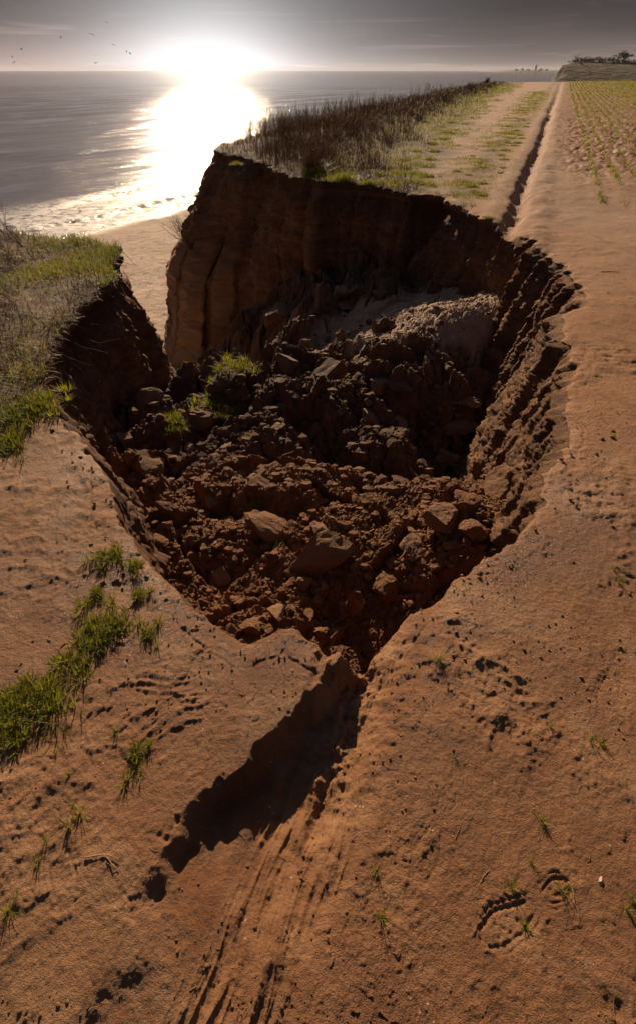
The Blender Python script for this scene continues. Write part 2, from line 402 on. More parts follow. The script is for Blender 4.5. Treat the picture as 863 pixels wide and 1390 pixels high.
# ------------------------------------------------------------------ land surface
DA = np.array([.352, .936]); DA /= np.linalg.norm(DA); DP = np.array([.13, 1.07])      # the furrow line
def furrow(x, y):
    rx = x-DP[0]; ry = y-DP[1]
    return rx*DA[0]+ry*DA[1], rx*DA[1]-ry*DA[0]      # along, across (positive = right)
FC = np.array(at(652, 1278)[:2]); FD = np.array(at(772, 1196)[:2])-FC; FL = np.linalg.norm(FD); FD /= FL
def print_relief(x, y, C=None, D=None, L=None, flip=1., amp=1.):
    """a boot print: sole and heel pressed in, ragged rims, side arcs, lugs and studs"""
    C = FC if C is None else C; D = FD if D is None else D
    u = (x-C[0])*D[0]+(y-C[1])*D[1]; w = (-(x-C[0])*D[1]+(y-C[1])*D[0])*flip
    m0 = (u > -.1) & (u < .42) & (np.abs(w) < .15)
    out = np.zeros_like(x)
    if not m0.any(): return out
    u, w, X, Y = u[m0], w[m0], x[m0], y[m0]
    u = u+.006*fbm2(X, Y, .04, 3, 61); w = w+.006*fbm2(X, Y, .04, 3, 62)
    half = np.interp(u, [0, .02, .06, .11, .15, .185, .215, .25, .278, .292], [.0, .034, .047, .047, .037, .027, .034, .038, .027, .0])
    e = np.abs(w)-half; inside = (u > 0) & (u < .292)
    z = -.0055*sst(.004, -.006, e)*inside*(1-.55*np.exp(-((u-.185)/.022)**2))
    z += .0035*np.exp(-((e-.007)/.006)**2)*inside*sst(-.1, .5, fbm2(X, Y, .05, 3, 63))
    for cu, a_, b_ in ((.085, .078, .030), (.245, .036, .023)):
        el = np.sqrt(((u-cu)/a_)**2+(w/b_)**2)
        side = sst(.35, .7, np.abs(w)/b_)
        z += (-.0065*np.exp(-((el-1)/.13)**2)+.0035*np.exp(-((el-1.28)/.1)**2))*side
    lug = (.5+.5*np.cos((u+.25*np.abs(w))*2*np.pi/.019))**4
    z -= .005*lug*sst(-.016, -.010, e)*sst(.012, .004, e)*(u < .17)*inside
    for cu, cw in ((.045, -.012), (.06, .008), (.078, -.016), (.092, .013), (.11, -.004), (.07, -.003), (.232, .008), (.247, -.01), (.256, .009), (.238, -.006)):
        z -= .0055*np.exp(-(((u-cu)**2+(w-cw)**2)/.0046**2))
    out[m0] = z*(.6+.5*fbm2(X, Y, .09, 2, 26))*amp
    return out
PRINTS = []
for (p0, p1, fl, am) in (((560, 1205), (600, 1100), -1, .35), ((820, 960), (850, 880), 1, .5), ((690, 1010), (655, 905), -1, .4), ((95, 1240), (70, 1120), 1, .4), ((300, 985), (262, 905), 1, .35), ((770, 820), (745, 745), 1, .45), ((60, 760), (78, 690), -1, .5), ((830, 700), (812, 640), 1, .5), ((640, 880), (612, 815), -1, .4)):
    A_ = np.array(at(*p0)[:2]); D_0 = np.array(at(*p1)[:2])-A_; D_0 /= np.linalg.norm(D_0); PRINTS.append((A_, D_0, fl, am))
def land(x, y, detail=True):
    a, q = furrow(x, y); r = np.hypot(x, y)
    z = fbm2(x, y, 2.6, 3, 3)*.05*sst(.3, 4, r) + fbm2(x, y, .45, 3, 5)*.012
    # far: field swells a little to the right, then falls away past its crest
    z = z + .014*np.clip(x-28, 0, 60)*sst(25, 90, y) - 7.0*sst(112, 175, a)
    # the furrow beyond the hole
    wob = fbm2(a*1., a*0., 2.8, 4, 8)*.10*sst(6, 14, a)
    far = sst(3.5, 5.5, a)
    z = z + far*((-.13+.07*fbm2(x, y, .3, 4, 6))*np.exp(-(np.abs(q-wob+.05*fbm2(x, y, .35, 4, 7))/.115)**3) + .026*(1+1.6*fbm2(x, y, .4, 4, 4))*np.exp(-((q-.36-wob)/.16)**2) + .02*np.exp(-((q+.34-wob)/.13)**2))
    # near: washed gully with a sharp left bank
    nr = 1-sst(.2, 1.6, a)
    bank = -.03 - .25*sst(.0, -.85, a) + fbm2(a, a*0, .30, 4, 9)*.11 + fbm2(x, y, .12, 4, 10)*.06
    dq = q-bank
    dep = (.108-.092*sst(-.30, -1.0, a))*sst(-.02, .06+.03*vn2(a*7, q*0, 17), dq)*(1-.93*sst(.10, .34, dq-.16*sst(-.1, -.8, a)))
    dep = dep*(1+.35*fbm2(x, y, .16, 4, 18)) + .012*sst(.2, .5, fbm2(x, y, .07, 3, 19))*np.exp(-((dq)/.05)**2)
    z = z - nr*dep
    wash = nr*sst(-.13, -.07, q+.03*fbm2(a, a*0, .2, 3, 27))*(1-sst(.09, .2, q+.05*fbm2(a, a*0, .3, 3, 28)))
    qq = q+.035*fbm2(a, q*0, .5, 3, 13)
    z = z + wash*(.017*fbm2(a*.10, qq, .05, 3, 12, .45, True)-.010) - nr*.016*np.exp(-((qq-.075)/.016)**2)*vn2(a*5, q*0, 11)
    wetl = nr*np.exp(-((q-.03)/.07)**2)*sst(-.55, -.3, a)*(1-sst(.0, .15, a))
    z = z + wetl*.022*fbm2(x, y, .05, 4, 16, .55, True)
    rid = np.exp(-((q+.05-.05*fbm2(a, q*0, .3, 3, 14)-.10*sst(.1, -.7, a))/.022)**2)
    z = z + nr*.028*rid*(.4+.6*vn2(a*14, q*0, 15)) * sst(-1.1, -.75, a)
    if detail:
        # trampled crumbly patches
        z_keep = z; z = np.zeros_like(x)
        pm = sst(.02, .45, fbm2(x, y, .5, 3, 21)+.12)
        edge = 1/(1+(r/9)**2)
        z = z + (.012*fbm2(x, y, .085, 5, 22, .6, True)*pm*(1-wash*.7) + .0042*fbm2(x, y, .024, 4, 23, .65) + .012*fbm2(x, y, .19, 3, 24, ridged=True)*pm)*(.35+.65*edge)
        # scuffed marks and crumbs
        wx_ = x+.10*fbm2(x, y, .2, 2, 30); wy_ = y+.10*fbm2(x, y, .2, 2, 29)
        sm_ = sst(.05, .4, fbm2(x+9, y-4, .6, 3, 33)+.08)*(1-wash)
        sc = fbm2(wx_*.9+wy_*.5, wy_*1.4-wx_*.4, .10, 4, 31, .55, True)
        z = z + edge*sm_*(.007*sst(.15, .7, sc)-.004*sst(.2, .75, fbm2(wx_, wy_*1.4, .075, 3, 34, .55)))
        cr = sst(.42, .7, fbm2(x, y, .028, 2, 35)) * sst(-.05, .3, fbm2(x, y, .4, 3, 36))
        z = z + .003*cr*edge
        z = np.where(z < 0, -.0045*np.tanh(-z/.0045*.6), z*.9)+z_keep
        # ploughed field
        fld = sst(.25, 1.0, q)*sst(6, 11, y)
        z = z + fld*(.03*clods(x, y, .26, 41, tilt=.9)+.035*clods(x, y, .12, 43, tilt=.9))*sst(8, 17, y+.8*fbm2(x, y, 2, 3, 44)) + fld*.012*fbm2(q, a*.25, .2, 2, 42)
        # rough verge on the cliff side
        # slot cracks
        fp = print_relief(x, y)
        for A_, D_0, fl, am in PRINTS: fp = fp+print_relief(x, y, A_, D_0, None, fl, am)
        z = z + fp
    return z

def masks(x, y, s):
    a, q = furrow(x, y); r = np.hypot(x, y)
    n1 = fbm2(x, y, .6, 4, 51); n2 = fbm2(x, y, 2.5, 3, 52)
    # organic: left headland, cliff-top strip beyond the hole
    L = np.array([at(*p)[:2] for p in ((0, 612), (75, 562), (72, 520), (100, 440), (150, 395))])
    ed = sst(.1, -.12, y - np.interp(x, [-3, -2.6, -1.9, -1.55], [3.2, 2.75, 2.6, 3.1]) + n1*.25)
    org = (x < -1.1)*(1-ed)*(y > 2.0)*(y < 9)*1.0
    far = sst(9.5, 10.4, y+n1*.3)*sst(.3, -.3, (x-np.interp(y, [9.5, 10.2, 20.8, 40, 69, 130], [1.2, 1.9, 4.7, 10.5, 20.2, 40])-n1*.8)/(1+.05*y))*(q < -.4)
    verge = np.exp(-((q+.95+n1*.25)/.32)**2)*sst(6.5, 8.5, a)*sst(-.3, .35, n1+.15)
    R = np.clip(np.maximum(np.maximum(org, far), verge*.8), 0, 1)
    G = sst(2.5, 9, a)*(1-sst(.3, 1.5, q)*.6*sst(6, 14, y))*(.72+.5*n2)
    damp_falloff = np.clip(.75*(1-sst(1.2, 4.5, r))*(.45+.55*sst(-.3, .4, n1)) + .9*sst(.45, .05, s)*sst(3.2, 1.2, r)*sst(.1, -.3, fbm2(x, y, .25, 3, 55)-.15), 0, 1)  # wet mud, and lens darkening near the viewer painted into the soil colour
    dg = 1-sst(.2, 1.4, a); damp_falloff = np.maximum(damp_falloff, dg*sst(-.1, .05, q+.25)*(1-sst(-.12, -.05, q))*.95); damp_falloff = damp_falloff*(1-.8*dg*sst(-.1, -.05, q)*(1-sst(.08, .2, q)))
    soil = sst(.15, .9, q)*sst(8, 15, y+.8*fbm2(x, y, 2, 3, 44))*.85
    G = G*(1-soil)*(1-.85*R)
    return np.stack([R, np.clip(G, 0, 1), np.maximum(damp_falloff, soil*.55)], -1)

def polar(cx, cy, rs, ths):
    R, Tt = np.meshgrid(rs, ths, indexing='ij')
    return cx+R*np.sin(Tt), cy+R*np.cos(Tt)
def geo_r(r0, steps):
    out = [r0]
    while out[-1] < steps[-1][0]:
        r = out[-1]
        for lim, k in steps:
            if r < lim: out.append(r*(1+k)); break
    return np.array(out)

rs = geo_r(.30, [(2.2, .0036), (12, .0042), (60, .006), (420, .012)])
ths = np.concatenate([np.linspace(-math.pi, -1.35, 50, endpoint=False), np.linspace(-1.35, -.85, 90, endpoint=False), np.linspace(-.85, .85, 560, endpoint=False), np.linspace(.85, 1.35, 90, endpoint=False), np.linspace(1.35, math.pi, 51)])
gx, gy = polar(0, -.3, rs, ths)
s, nearp = sdf(gx, gy)
ins = s <= 0
adj = np.zeros_like(ins); L_ = ~ins
adj[1:] |= L_[:-1]; adj[:-1] |= L_[1:]; adj[:, 1:] |= L_[:, :-1]; adj[:, :-1] |= L_[:, 1:]
adj[1:, 1:] |= L_[:-1, :-1]; adj[:-1, :-1] |= L_[1:, 1:]; adj[1:, :-1] |= L_[:-1, 1:]; adj[:-1, 1:] |= L_[1:, :-1]
sn = ins & adj
gx = np.where(sn, nearp[..., 0], gx); gy = np.where(sn, nearp[..., 1], gy)
gz = land(gx, gy)
fmask = (L_[:-1, :-1] | L_[1:, :-1] | L_[:-1, 1:] | L_[1:, 1:])
sl_ = np.maximum(s, 0)
gz = gz - .012*np.exp(-sl_/.012) - .02*np.exp(-sl_/.09)*vn2(gx/.12, gy/.12, 6)
gz = gz - np.where(sl_ < .5, .006*np.exp(-((sl_-.045-.06*vn2(gx/.3, gy/.3, 66)-.02*vn2(gx/.05, gy/.05, 65))/.0045)**2)*sst(.4, .62, vn2(gx/.35, gy/.35, 67)), 0) + .010*np.exp(-sl_/.10)*fbm2(gx, gy, .05, 4, 68, .6, True)
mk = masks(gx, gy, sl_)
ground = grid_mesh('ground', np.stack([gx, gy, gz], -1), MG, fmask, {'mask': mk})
tag(ground, kind='structure')
# the inner disc under the viewer
cap_t = ths; cx_, cy_ = polar(0, -.3, np.array([0.0, .12, .2, .3]), cap_t)
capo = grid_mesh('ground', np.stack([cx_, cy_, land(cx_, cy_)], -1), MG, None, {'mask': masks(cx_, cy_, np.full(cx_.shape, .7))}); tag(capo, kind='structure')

# ------------------------------------------------------------------ walls of the hole and the sea cliffs
def build_cliff():
    E = EDGE; keep = (E[:, 1] > -40)
    idx = np.flatnonzero(keep); E = E[idx]
    n = len(E); r = np.hypot(E[:, 0], E[:, 1])
    # long-window normals keep the rows from crossing
    Nn = NV[idx]
    ds = np.linalg.norm(np.diff(E, axis=0), axis=1); s_ = np.r_[0, np.cumsum(ds)]
    S0 = np.arange(0, s_[-1], .05); Ni = np.stack([np.interp(S0, s_, Nn[:, k]) for k in (0, 1)], 1)
    Ni = smooth1(Ni, None, 9); Ni /= np.linalg.norm(Ni, axis=1)[:, None]
    Nn = np.stack([np.interp(s_, S0, Ni[:, k]) for k in (0, 1)], 1)
    x0, y0 = E.T
    z0 = land(x0, y0)-.012-.02*vn2(x0/.12, y0/.12, 6)-.002
    # depth of the strip and batter by place
    inhole = ((y0 < 13) & (x0 > -2.35) & (r < 15)).astype(float)
    dep = 2.3+ 2.9*sst(4.2, 7.5, y0) ; 
    dep = np.where((x0 < -1.2) & (y0 > 2.6), np.maximum(dep, 3.0+1.6*sst(3, 6, y0)), dep)
    outer = (y0 > 15.2) | ((x0 < -2.5) & (y0 < 8)) | (x0 < -3)
    dep = np.where(outer, 7.0, dep)
    bat = .10+0*x0
    bat = np.where((x0 > 1.0) & (y0 < 7), .27, bat)                      # right wall leans back
    bat = np.where((x0 < -.4) & (y0 < 3.2), .30, bat)                    # near left wall
    bat = np.where((x0 < -1.2) & (y0 > 3.2) & (y0 < 7.2), .10, bat)
    bat = np.where((y0 > 9.5) & (y0 < 16.5) & (x0 < 1.0), .12+.26*sst(0, -2.5, x0), bat)
    bat = np.where(outer, .35, bat)
    B = np.interp(S0, s_, bat); D_ = np.interp(S0, s_, dep)
    B = smooth1(B[:, None], None, 12)[:, 0]; D_ = smooth1(D_[:, None], None, 14)[:, 0]
    bat = np.interp(s_, S0, B); dep = np.interp(s_, S0, D_)
    m = 210
    t = np.linspace(0, 1, m)**1.25
    t = np.r_[-.001, t]                                               # a row tucked back under the turf
    Z = z0[None]-t[:, None]*dep[None]
    d = t[:, None]*dep[None]
    off = bat[None]*d*(1-.0*t[:, None])
    blg = (sst(-.6, -2.0, x0)*(y0 > 11.5)*(y0 < 17.5)); blg = np.interp(s_, S0, smooth1(np.interp(S0, s_, blg)[:, None], None, 14)[:, 0])
    off = off+.45*blg[None]*sst(.2, 2.8, d)
    off[0] = -.03; Z[0] = z0-.02
    X = x0[None]+Nn[:, 0][None]*off; Y = y0[None]+Nn[:, 1][None]*off
    # relief: broad buttresses, runnels, clods breaking off, fine grain
    g = sst(0, .35, d); rr = np.clip(r/4, .7, 2.2)[None]
    dis = .20*fbm3(X, Y, Z*.35, .9, 3, 61)*rr + .075*fbm3(X, Y, Z*.75, .30, 5, 62, .62, True)*rr + .03*fbm3(X, Y, Z, .09, 4, 63, .6, True)
    ang = s_[None]+0*Z
    blk = clods(ang/1.0, Z*1.4, .34, 71, tilt=.9)*.075 + clods(ang, Z*1.3, .13, 72, tilt=.9)*.028
    rightw = sst(.6, 1.4, x0)[None]*(1-sst(7, 9, y0))[None]
    g = np.maximum(g, rightw*sst(0, .05, d))
    dis = dis*g*(1-.55*rightw) + blk*g*(.35-.2*rightw) + rightw*g*(.05*fbm3(X*.6+Z*.8, Y, Z*.6-X*.8, .16, 5, 67, .62, True)+.035*fbm3(X, Y, Z, .06, 4, 68, .6, True))
    # crumbled lip: the top 30 cm stands back in steps on the right wall
    dis = dis + (.05*sst(0, .06, d)*rightw*(.3+.7*fbm3(X, Y, Z, .12, 3, 77)))
    dis = np.clip(dis, -.35, .5)
    # undercut root mat on the headlands
    und = (1-rightw)*sst(3.0, 5, y0)[None]
    dis = dis - und*.10*sst(.03, .15, d)*(1-sst(.15, .7, d))
    X = X+Nn[:, 0][None]*dis; Y = Y+Nn[:, 1][None]*dis; Z = Z+.03*fbm3(X, Y, Z, .15, 3, 65)*g
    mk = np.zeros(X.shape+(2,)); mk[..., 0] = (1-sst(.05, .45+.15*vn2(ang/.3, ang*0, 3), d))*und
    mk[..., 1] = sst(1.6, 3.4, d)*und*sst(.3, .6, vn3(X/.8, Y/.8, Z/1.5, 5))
    P = np.stack([X, Y, Z], -1).transpose(1, 0, 2)
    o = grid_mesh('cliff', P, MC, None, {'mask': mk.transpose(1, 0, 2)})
    tag(o, kind='structure')
build_cliff()

# ------------------------------------------------------------------ slumped floor of the hole
CP = [(340, 870, -.75), (300, 800, -.95), (420, 830, -.85), (480, 880, -.95), (540, 800, -.85), (240, 740, -.85), (215, 660, -1.05), (190, 610, -1.2), (300, 650, -1.02),
      (330, 720, -.95), (400, 660, -1.2), (400, 730, -.85), (460, 740, -.85), (600, 700, -.62), (560, 730, -.72), (645, 705, -.6), (655, 630, -2.05), (580, 635, -1.9), (500, 640, -1.6), (690, 570, -1.95), (620, 520, -1.25),
      (490, 590, -1.5), (620, 590, -1.85), (550, 590, -1.8), (540, 530, -1.3), (722, 490, -1.35), (560, 480, -1.3), (560, 455, -1.2), (640, 450, -1.05), (640, 475, -1.25), (700, 437, -.98), (740, 415, -.95),
      (640, 400, -1.35), (560, 420, -1.4), (500, 365, -1.45), (600, 375, -1.3), (690, 385, -1.15), (430, 420, -1.7), (405, 395, -1.95), (460, 395, -1.55), (330, 470, -2.9), (300, 505, -1.45), (270, 530, -1.55), (340, 510, -1.5), (400, 505, -1.5),
      (450, 500, -1.5), (220, 560, -1.9), (190, 585, -1.8), (350, 590, -1.25), (280, 590, -1.4), (430, 570, -1.35), (470, 460, -1.75), (400, 470, -2.1), (300, 560, -1.4)]
CW = [(-3.0, 7.8, -3.6), (-2.2, 8.0, -3.4), (-3.6, 9.5, -4.5), (-5, 8, -5.2), (-4.5, 12, -5.4), (-2.6, 10.5, -3.9), (-1.6, 12.5, -3.2), (-1.2, 9.6, -3.1), (-3.2, 13.5, -5), (-6, 5, -6), (-3.5, 6, -4), (3.5, 9, -1.1), (3.6, 5, -1.2), (2.5, 11.5, -1.2), (.5, 12.5, -1.5),
      (2.5, 3, -.9), (1.5, 1.2, -.7), (0, .5, -.8), (-1.5, 1, -.9), (-2.2, 3, -1.5), (-2.6, 5, -2.2), (-6, 16, -6.5), (0, 16, -4), (5, 14, -3)]
CPT = np.array([at(*p) for p in CP]+CW)
def tps_fit(C):
    d = np.linalg.norm(C[:, None, :2]-C[None, :, :2], axis=2); K = d**2*np.log(d+1e-9); n = len(C)
    A = np.zeros((n+3, n+3)); A[:n, :n] = K+np.eye(n)*.06; A[:n, n] = 1; A[:n, n+1:] = C[:, :2]; A[n:, :n] = A[:n, n:].T
    return np.linalg.solve(A, np.r_[C[:, 2], 0, 0, 0])
TW = tps_fit(CPT)
def floor_base(x, y):
    z = TW[-3]+TW[-2]*x+TW[-1]*y
    for i in range(len(CPT)):
        d2 = (x-CPT[i, 0])**2+(y-CPT[i, 1])**2
        z = z+TW[i]*.5*d2*np.log(d2+1e-12)
    return np.clip(z, -7, -.3)
def sandmask(x, y):
    c = np.array(at(610, 425, -1.2)[:2]); u = (x-c[0])/1.9; w = (y-c[1])/1.35
    n = fbm2(x, y, .5, 3, 88)
    return sst(1.1, .75, np.sqrt(u*u+w*w)+n*.5)
def floor_z(x, y):
    z = floor_base(x, y); r = np.hypot(x, y)
    sm = sandmask(x, y)
    wx = x+.08*fbm2(x, y, .3, 3, 80); wy = y+.08*fbm2(x, y, .3, 3, 81)
    k = np.clip(r/4, .55, 1.4)
    lump = sst(-.25, .35, fbm2(x, y, .8, 3, 90))
    z = z + .10 + (1-.8*sm)*(.20*k*clods(wx, wy, 1.25, 82, tilt=.8, sh=.35) + .13*k*clods(wx, wy, .50, 83, tilt=1.4, sh=.11) + .05*k*lump*clods(wx, wy, .21, 84, tilt=1.3, sh=.14) + .06*k*fbm2(wx, wy, .24, 5, 95, .6, True) + .012*clods(wx, wy, .085, 94, tilt=1.2)) + .018*fbm2(x, y, .05, 4, 96, .65, True)
    z = z + (1-.6*sm)*.14*k*fbm2(x, y, 1.1, 3, 89)
    z = z + .05*fbm2(x, y, .5, 4, 86)+.012*fbm2(x, y, .05, 4, 87, .6, True)
    return z
rs = geo_r(.75, [(9, .0033), (18, .005)])
ths = np.linspace(-.62, .62, 860)
fx, fy = polar(0, 0, rs, ths)
fz = floor_z(fx, fy)
fm = sandmask(fx, fy)
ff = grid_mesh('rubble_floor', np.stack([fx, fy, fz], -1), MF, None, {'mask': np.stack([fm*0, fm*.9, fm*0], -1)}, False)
tag(ff, kind='structure')

# ------------------------------------------------------------------ beach and sea
SEA = -6.3
SH0 = np.array(at(60, 325, SEA)[:2]); SH1 = np.array(at(280, 268, SEA)[:2])
SD = SH1-SH0; SD /= np.linalg.norm(SD); SNN = np.array([-SD[1], SD[0]])   # seaward
def shore(x, y):
    u = (x-SH0[0])*SD[0]+(y-SH0[1])*SD[1]; w = (x-SH0[0])*SNN[0]+(y-SH0[1])*SNN[1]
    return u, w + .012*np.clip(u, 0, 200)**1.25*0
rs = geo_r(5.5, [(60, .006), (420, .02)]); ths = np.linspace(-1.5, .45, 620)
bx, by = polar(0, 0, rs, ths); u, w = shore(bx, by)
bz = SEA - w*.052*np.where(w > 0, 1.6, 1) + .0*w
bz = np.minimum(bz, -4.7+.03*fbm2(bx, by, 3, 2, 5)*3) 
bz = bz + .05*fbm2(bx, by, 3.0, 3, 101)+.03*fbm2(bx, by, .5, 4, 102)*sst(2, -3, w) + .012*np.exp(-((w+3+2*fbm2(bx, by, 6, 2, 104))/.8)**2)
bz = bz - .6*sst(1, 12, w)
wet = sst(-3.4, -.6, w+1.2*fbm2(bx, by, 4, 3, 103))
bo = grid_mesh('beach', np.stack([bx, by, bz], -1), MB_, None, {'mask': np.stack([wet*0, wet*0, wet], -1)}); tag(bo, kind='structure')
rs = geo_r(9, [(120, .0045), (700, .01), (12000, .06)]); ths = np.linspace(-1.5, .62, 620)
wx, wy = polar(0, 0, rs, ths); u, w = shore(wx, wy); rr = np.hypot(wx, wy)
ws = w + 1.1*fbm2(wx, wy, 9, 3, 111)
z = np.zeros_like(wx)
for lam, amp, ph, dx in ((14, .08, 0, .0), (8.3, .05, 1.3, .12), (5.1, .035, .4, -.15), (3.1, .022, 2., .2)):
    phs = (w+dx*u+1.4*lam*fbm2(wx*.6+ph*9, wy*.6, lam*3.5, 2, 120+int(lam)))*2*np.pi/lam
    c = np.cos(phs); z += amp*(c+.25*np.cos(2*phs))*sst(.8, 9, w)*(1-sst(90*lam/5, 260*lam/5, rr))
# breakers near the shore
br = lambda p, wd, h: h*np.exp(-(np.where(ws-p < 0, (ws-p)/(wd*.35), (ws-p)/wd))**2)
seg = sst(-.25, .3, fbm2(u, w*.1, 7, 3, 130))
z = z + br(1.5, .7, .16)*(.5+.5*sst(-.4, .2, fbm2(u, w*.05, 6, 2, 131))) + br(7.5, 1.3, .16)*seg
z = z + .07*fbm2(wx, wy, .7, 4, 132, .6, True)*np.exp(-((ws-1.0)/2.2)**2)
foam = np.exp(-((ws-.0)/1.0)**2)*1.1 + np.exp(-((ws-2.1)/.7)**2)*.8 + sst(-.6, .3, 1.2-np.abs(ws-4.5)/3.8)*.35 + seg*np.exp(-((ws-6.9)/.8)**2)*.5 + .18*sst(16, 3, ws)
wz = SEA + .02 + z
so_ = grid_mesh('sea', np.stack([wx, wy, wz], -1), MS, None, {'mask': np.stack([np.clip(foam, 0, 1), foam*0, foam*0], -1)}); tag(so_, kind='structure')

# ------------------------------------------------------------------ blades, stems and twigs
def blades(B, H, az, lean, w, seg=3, curl=.6, tone=None, dry=.14):
    n = len(B); H = np.broadcast_to(H, n); az = np.broadcast_to(az, n); lean = np.broadcast_to(lean, n); w = np.broadcast_to(w, n); curl = np.broadcast_to(curl, n)
    dirh = np.stack([np.cos(az), np.sin(az)], 1); side_ = np.stack([-np.sin(az), np.cos(az)], 1)
    p = B.copy().astype(float); rows = []
    for k in range(seg+1):
        t = k/seg
        ww = (w*(1-.92*t**1.5)*.5)[:, None]
        s3 = np.concatenate([side_*ww, np.zeros((n, 1))], 1)
        rows.append(p-s3); rows.append(p+s3)
        ph = lean+curl*(t+.5/seg)
        st = (H/seg)[:, None]
        p = p+st*np.concatenate([dirh*np.sin(ph)[:, None], np.cos(ph)[:, None]], 1)
    Vv = np.stack(rows, 1); m = 2*(seg+1)
    q0 = np.array([[2*k, 2*k+1, 2*k+3, 2*k+2] for k in range(seg)])
    Q = (np.arange(n)*m)[:, None, None]+q0[None]
    if tone is None: tone = rng.uniform(.6, 1.3, n)
    A = np.repeat(tone[:, None], m, 1).reshape(-1, 1)
    A = np.repeat(A, 3, 1); A[:, 1] = np.repeat(np.where(rng.random(n) < dry, rng.uniform(.5, 1, n), 0), m)
    return Vv.reshape(-1, 3), Q.reshape(-1, 4), A
def join(parts):
    vs, qs, as_ = [], [], []; o = 0
    for v, q, a in parts:
        vs.append(v); qs.append(q+o); as_.append(a); o += len(v)
    return np.vstack(vs), np.vstack(qs), np.vstack(as_)
def blade_obj(name, parts, mat, link=True):
    v, q, a = join(parts)
    return raw_mesh(name, v, q, mat, {'tone': a}, True, link)
def on_land(x, y, dz=0.0):
    return np.stack([x, y, land(x, y)+dz], 1)
def tube(pts, rad, sides=5):
    """tapered tube along pts"""
    pts = np.asarray(pts, float); n = len(pts); T = np.gradient(pts, axis=0); T /= np.linalg.norm(T, axis=1)[:, None]+1e-9
    up = np.array([.31, .17, .93]); A = np.cross(T, up); A /= np.linalg.norm(A, axis=1)[:, None]+1e-9; Bn = np.cross(T, A)
    th = np.linspace(0, 2*np.pi, sides, endpoint=False)
    rad = np.broadcast_to(rad, n)
    V_ = pts[:, None]+rad[:, None, None]*(A[:, None]*np.cos(th)[None, :, None]+Bn[:, None]*np.sin(th)[None, :, None])
    idx = np.arange(n*sides).reshape(n, sides); nx = np.roll(idx, -1, 1)
    Q = np.stack([idx[:-1], nx[:-1], nx[1:], idx[1:]], -1).reshape(-1, 4)
    return V_.reshape(-1, 3), Q, np.ones((n*sides, 3))
def twig(p0, d, L, r, r_, depth=2, wig=.18, kids=5):
    """a branching bare stem as tubes"""
    out = []; n = 7; d = np.array(d, float); d /= np.linalg.norm(d); p = np.array(p0, float); pts = [p]
    for k in range(n):
        d = d+r_.normal(0, wig, 3); d /= np.linalg.norm(d); p = p+d*L/n; pts.append(p)
    pts = np.array(pts); out.append(tube(pts, np.linspace(r, r*.35, n+1), 4 if depth < 2 else 5))
    if depth > 0:
        for k in range(kids):
            i = r_.integers(2, n); dd = (pts[i]-pts[i-1]); dd /= np.linalg.norm(dd); dd = dd+r_.normal(0, .5, 3); dd[2] = abs(dd[2])*.8+.1
            out += twig(pts[i], dd, L*r_.uniform(.3, .55), r*.5, r_, depth-1, wig, max(2, kids-2))
    return out

# ------------------------------------------------------------------ grass tufts (individuals)
def tuft_mesh(seed, n, R, Hm, w, mat, droop=.8, dry=.12):
    r_ = np.random.default_rng(seed)
    k = max(1, n//26); cx = r_.normal(0, R*.55, k); cy = r_.normal(0, R*.55, k); ci = r_.integers(0, k, n)
    rad = R*.22*np.sqrt(r_.random(n)); th = r_.uniform(0, 2*np.pi, n)
    B = np.stack([cx[ci]+rad*np.cos(th), cy[ci]+rad*np.sin(th), np.full(n, -.006)], 1)
    az = th+r_.normal(0, .7, n); H = Hm*r_.uniform(.45, 1.15, n)
    p = blades(B, H, az, r_.uniform(.1, 1.15, n), w*r_.uniform(.7, 1.3, n), 4, r_.uniform(.2, droop, n), r_.uniform(.65, 1.25, n))
    o = blade_obj('grass_tuft', [p], mat, link=False); me = o.data; bpy.data.objects.remove(o)
    return me
TM = [tuft_mesh(200+i, n, R, H, w, M_GREEN) for i, (n, R, H, w) in enumerate([(300, .035, .036, .0038), (520, .052, .040, .0038), (1000, .085, .042, .0040), (110, .03, .05, .0034), (30, .02, .04, .0026)])]
def tuft(me, px, py, label, group=None, z=None, sc=1., rz=None, cat='grass tuft', name='grass_tuft', world=None):
    o = bpy.data.objects.new(name, me); COL.objects.link(o)
    if world is None:
        p = at(px, py, 0 if z is None else z)
    else: p = world
    zz = float(land(np.array([p[0]]), np.array([p[1]]))[0]) if z is None else p[2]
    o.location = (p[0], p[1], zz); o.scale = (sc, sc, sc); o.rotation_euler = (0, 0, rng.uniform(0, 6.28) if rz is None else rz)
    return tag(o, label, cat, group)
G1 = 'grass tufts on the bare ground left of the hole'
for k, (px, py, mi, sc, lb) in enumerate([
    (148, 757, 1, 1., 'green grass tuft nearest the left rim, standing above the loose row of tufts'),
    (184, 768, 0, 1., 'small green grass tuft right beside the crumbling left rim'),
    (130, 806, 0, .95, 'thin green tuft between the rim tuft and the broad clump on the left ground'),
    (190, 806, 0, .9, 'sparse green tuft at the right edge of the left tuft row'),
    (140, 852, 2, 1.05, 'broad bright green grass clump in the middle of the left tuft row'),
    (203, 856, 0, 1., 'compact green tuft casting a long shadow to the right of the broad clump'),
    (102, 905, 1, .95, 'rounded green tuft between the broad clump and the large patch at the left edge'),
    (58, 955, 2, 1.1, 'large ragged grass patch near the left edge of the ground'),
    (14, 958, 2, 1.0, 'dense green grass patch cut by the left edge of the view'),
    (8, 1000, 1, .9, 'dark green tuft below the dense patch at the far left'),
    (188, 1018, 0, .75, 'lone thin tuft on bare mud to the left of the gully shadow'),
    (184, 1052, 3, .8, 'wispy tuft of pale blades just below the lone thin tuft')]):
    tuft(TM[mi], px, py, lb, G1, sc=sc*(1.15 if mi == 2 else 1.05))
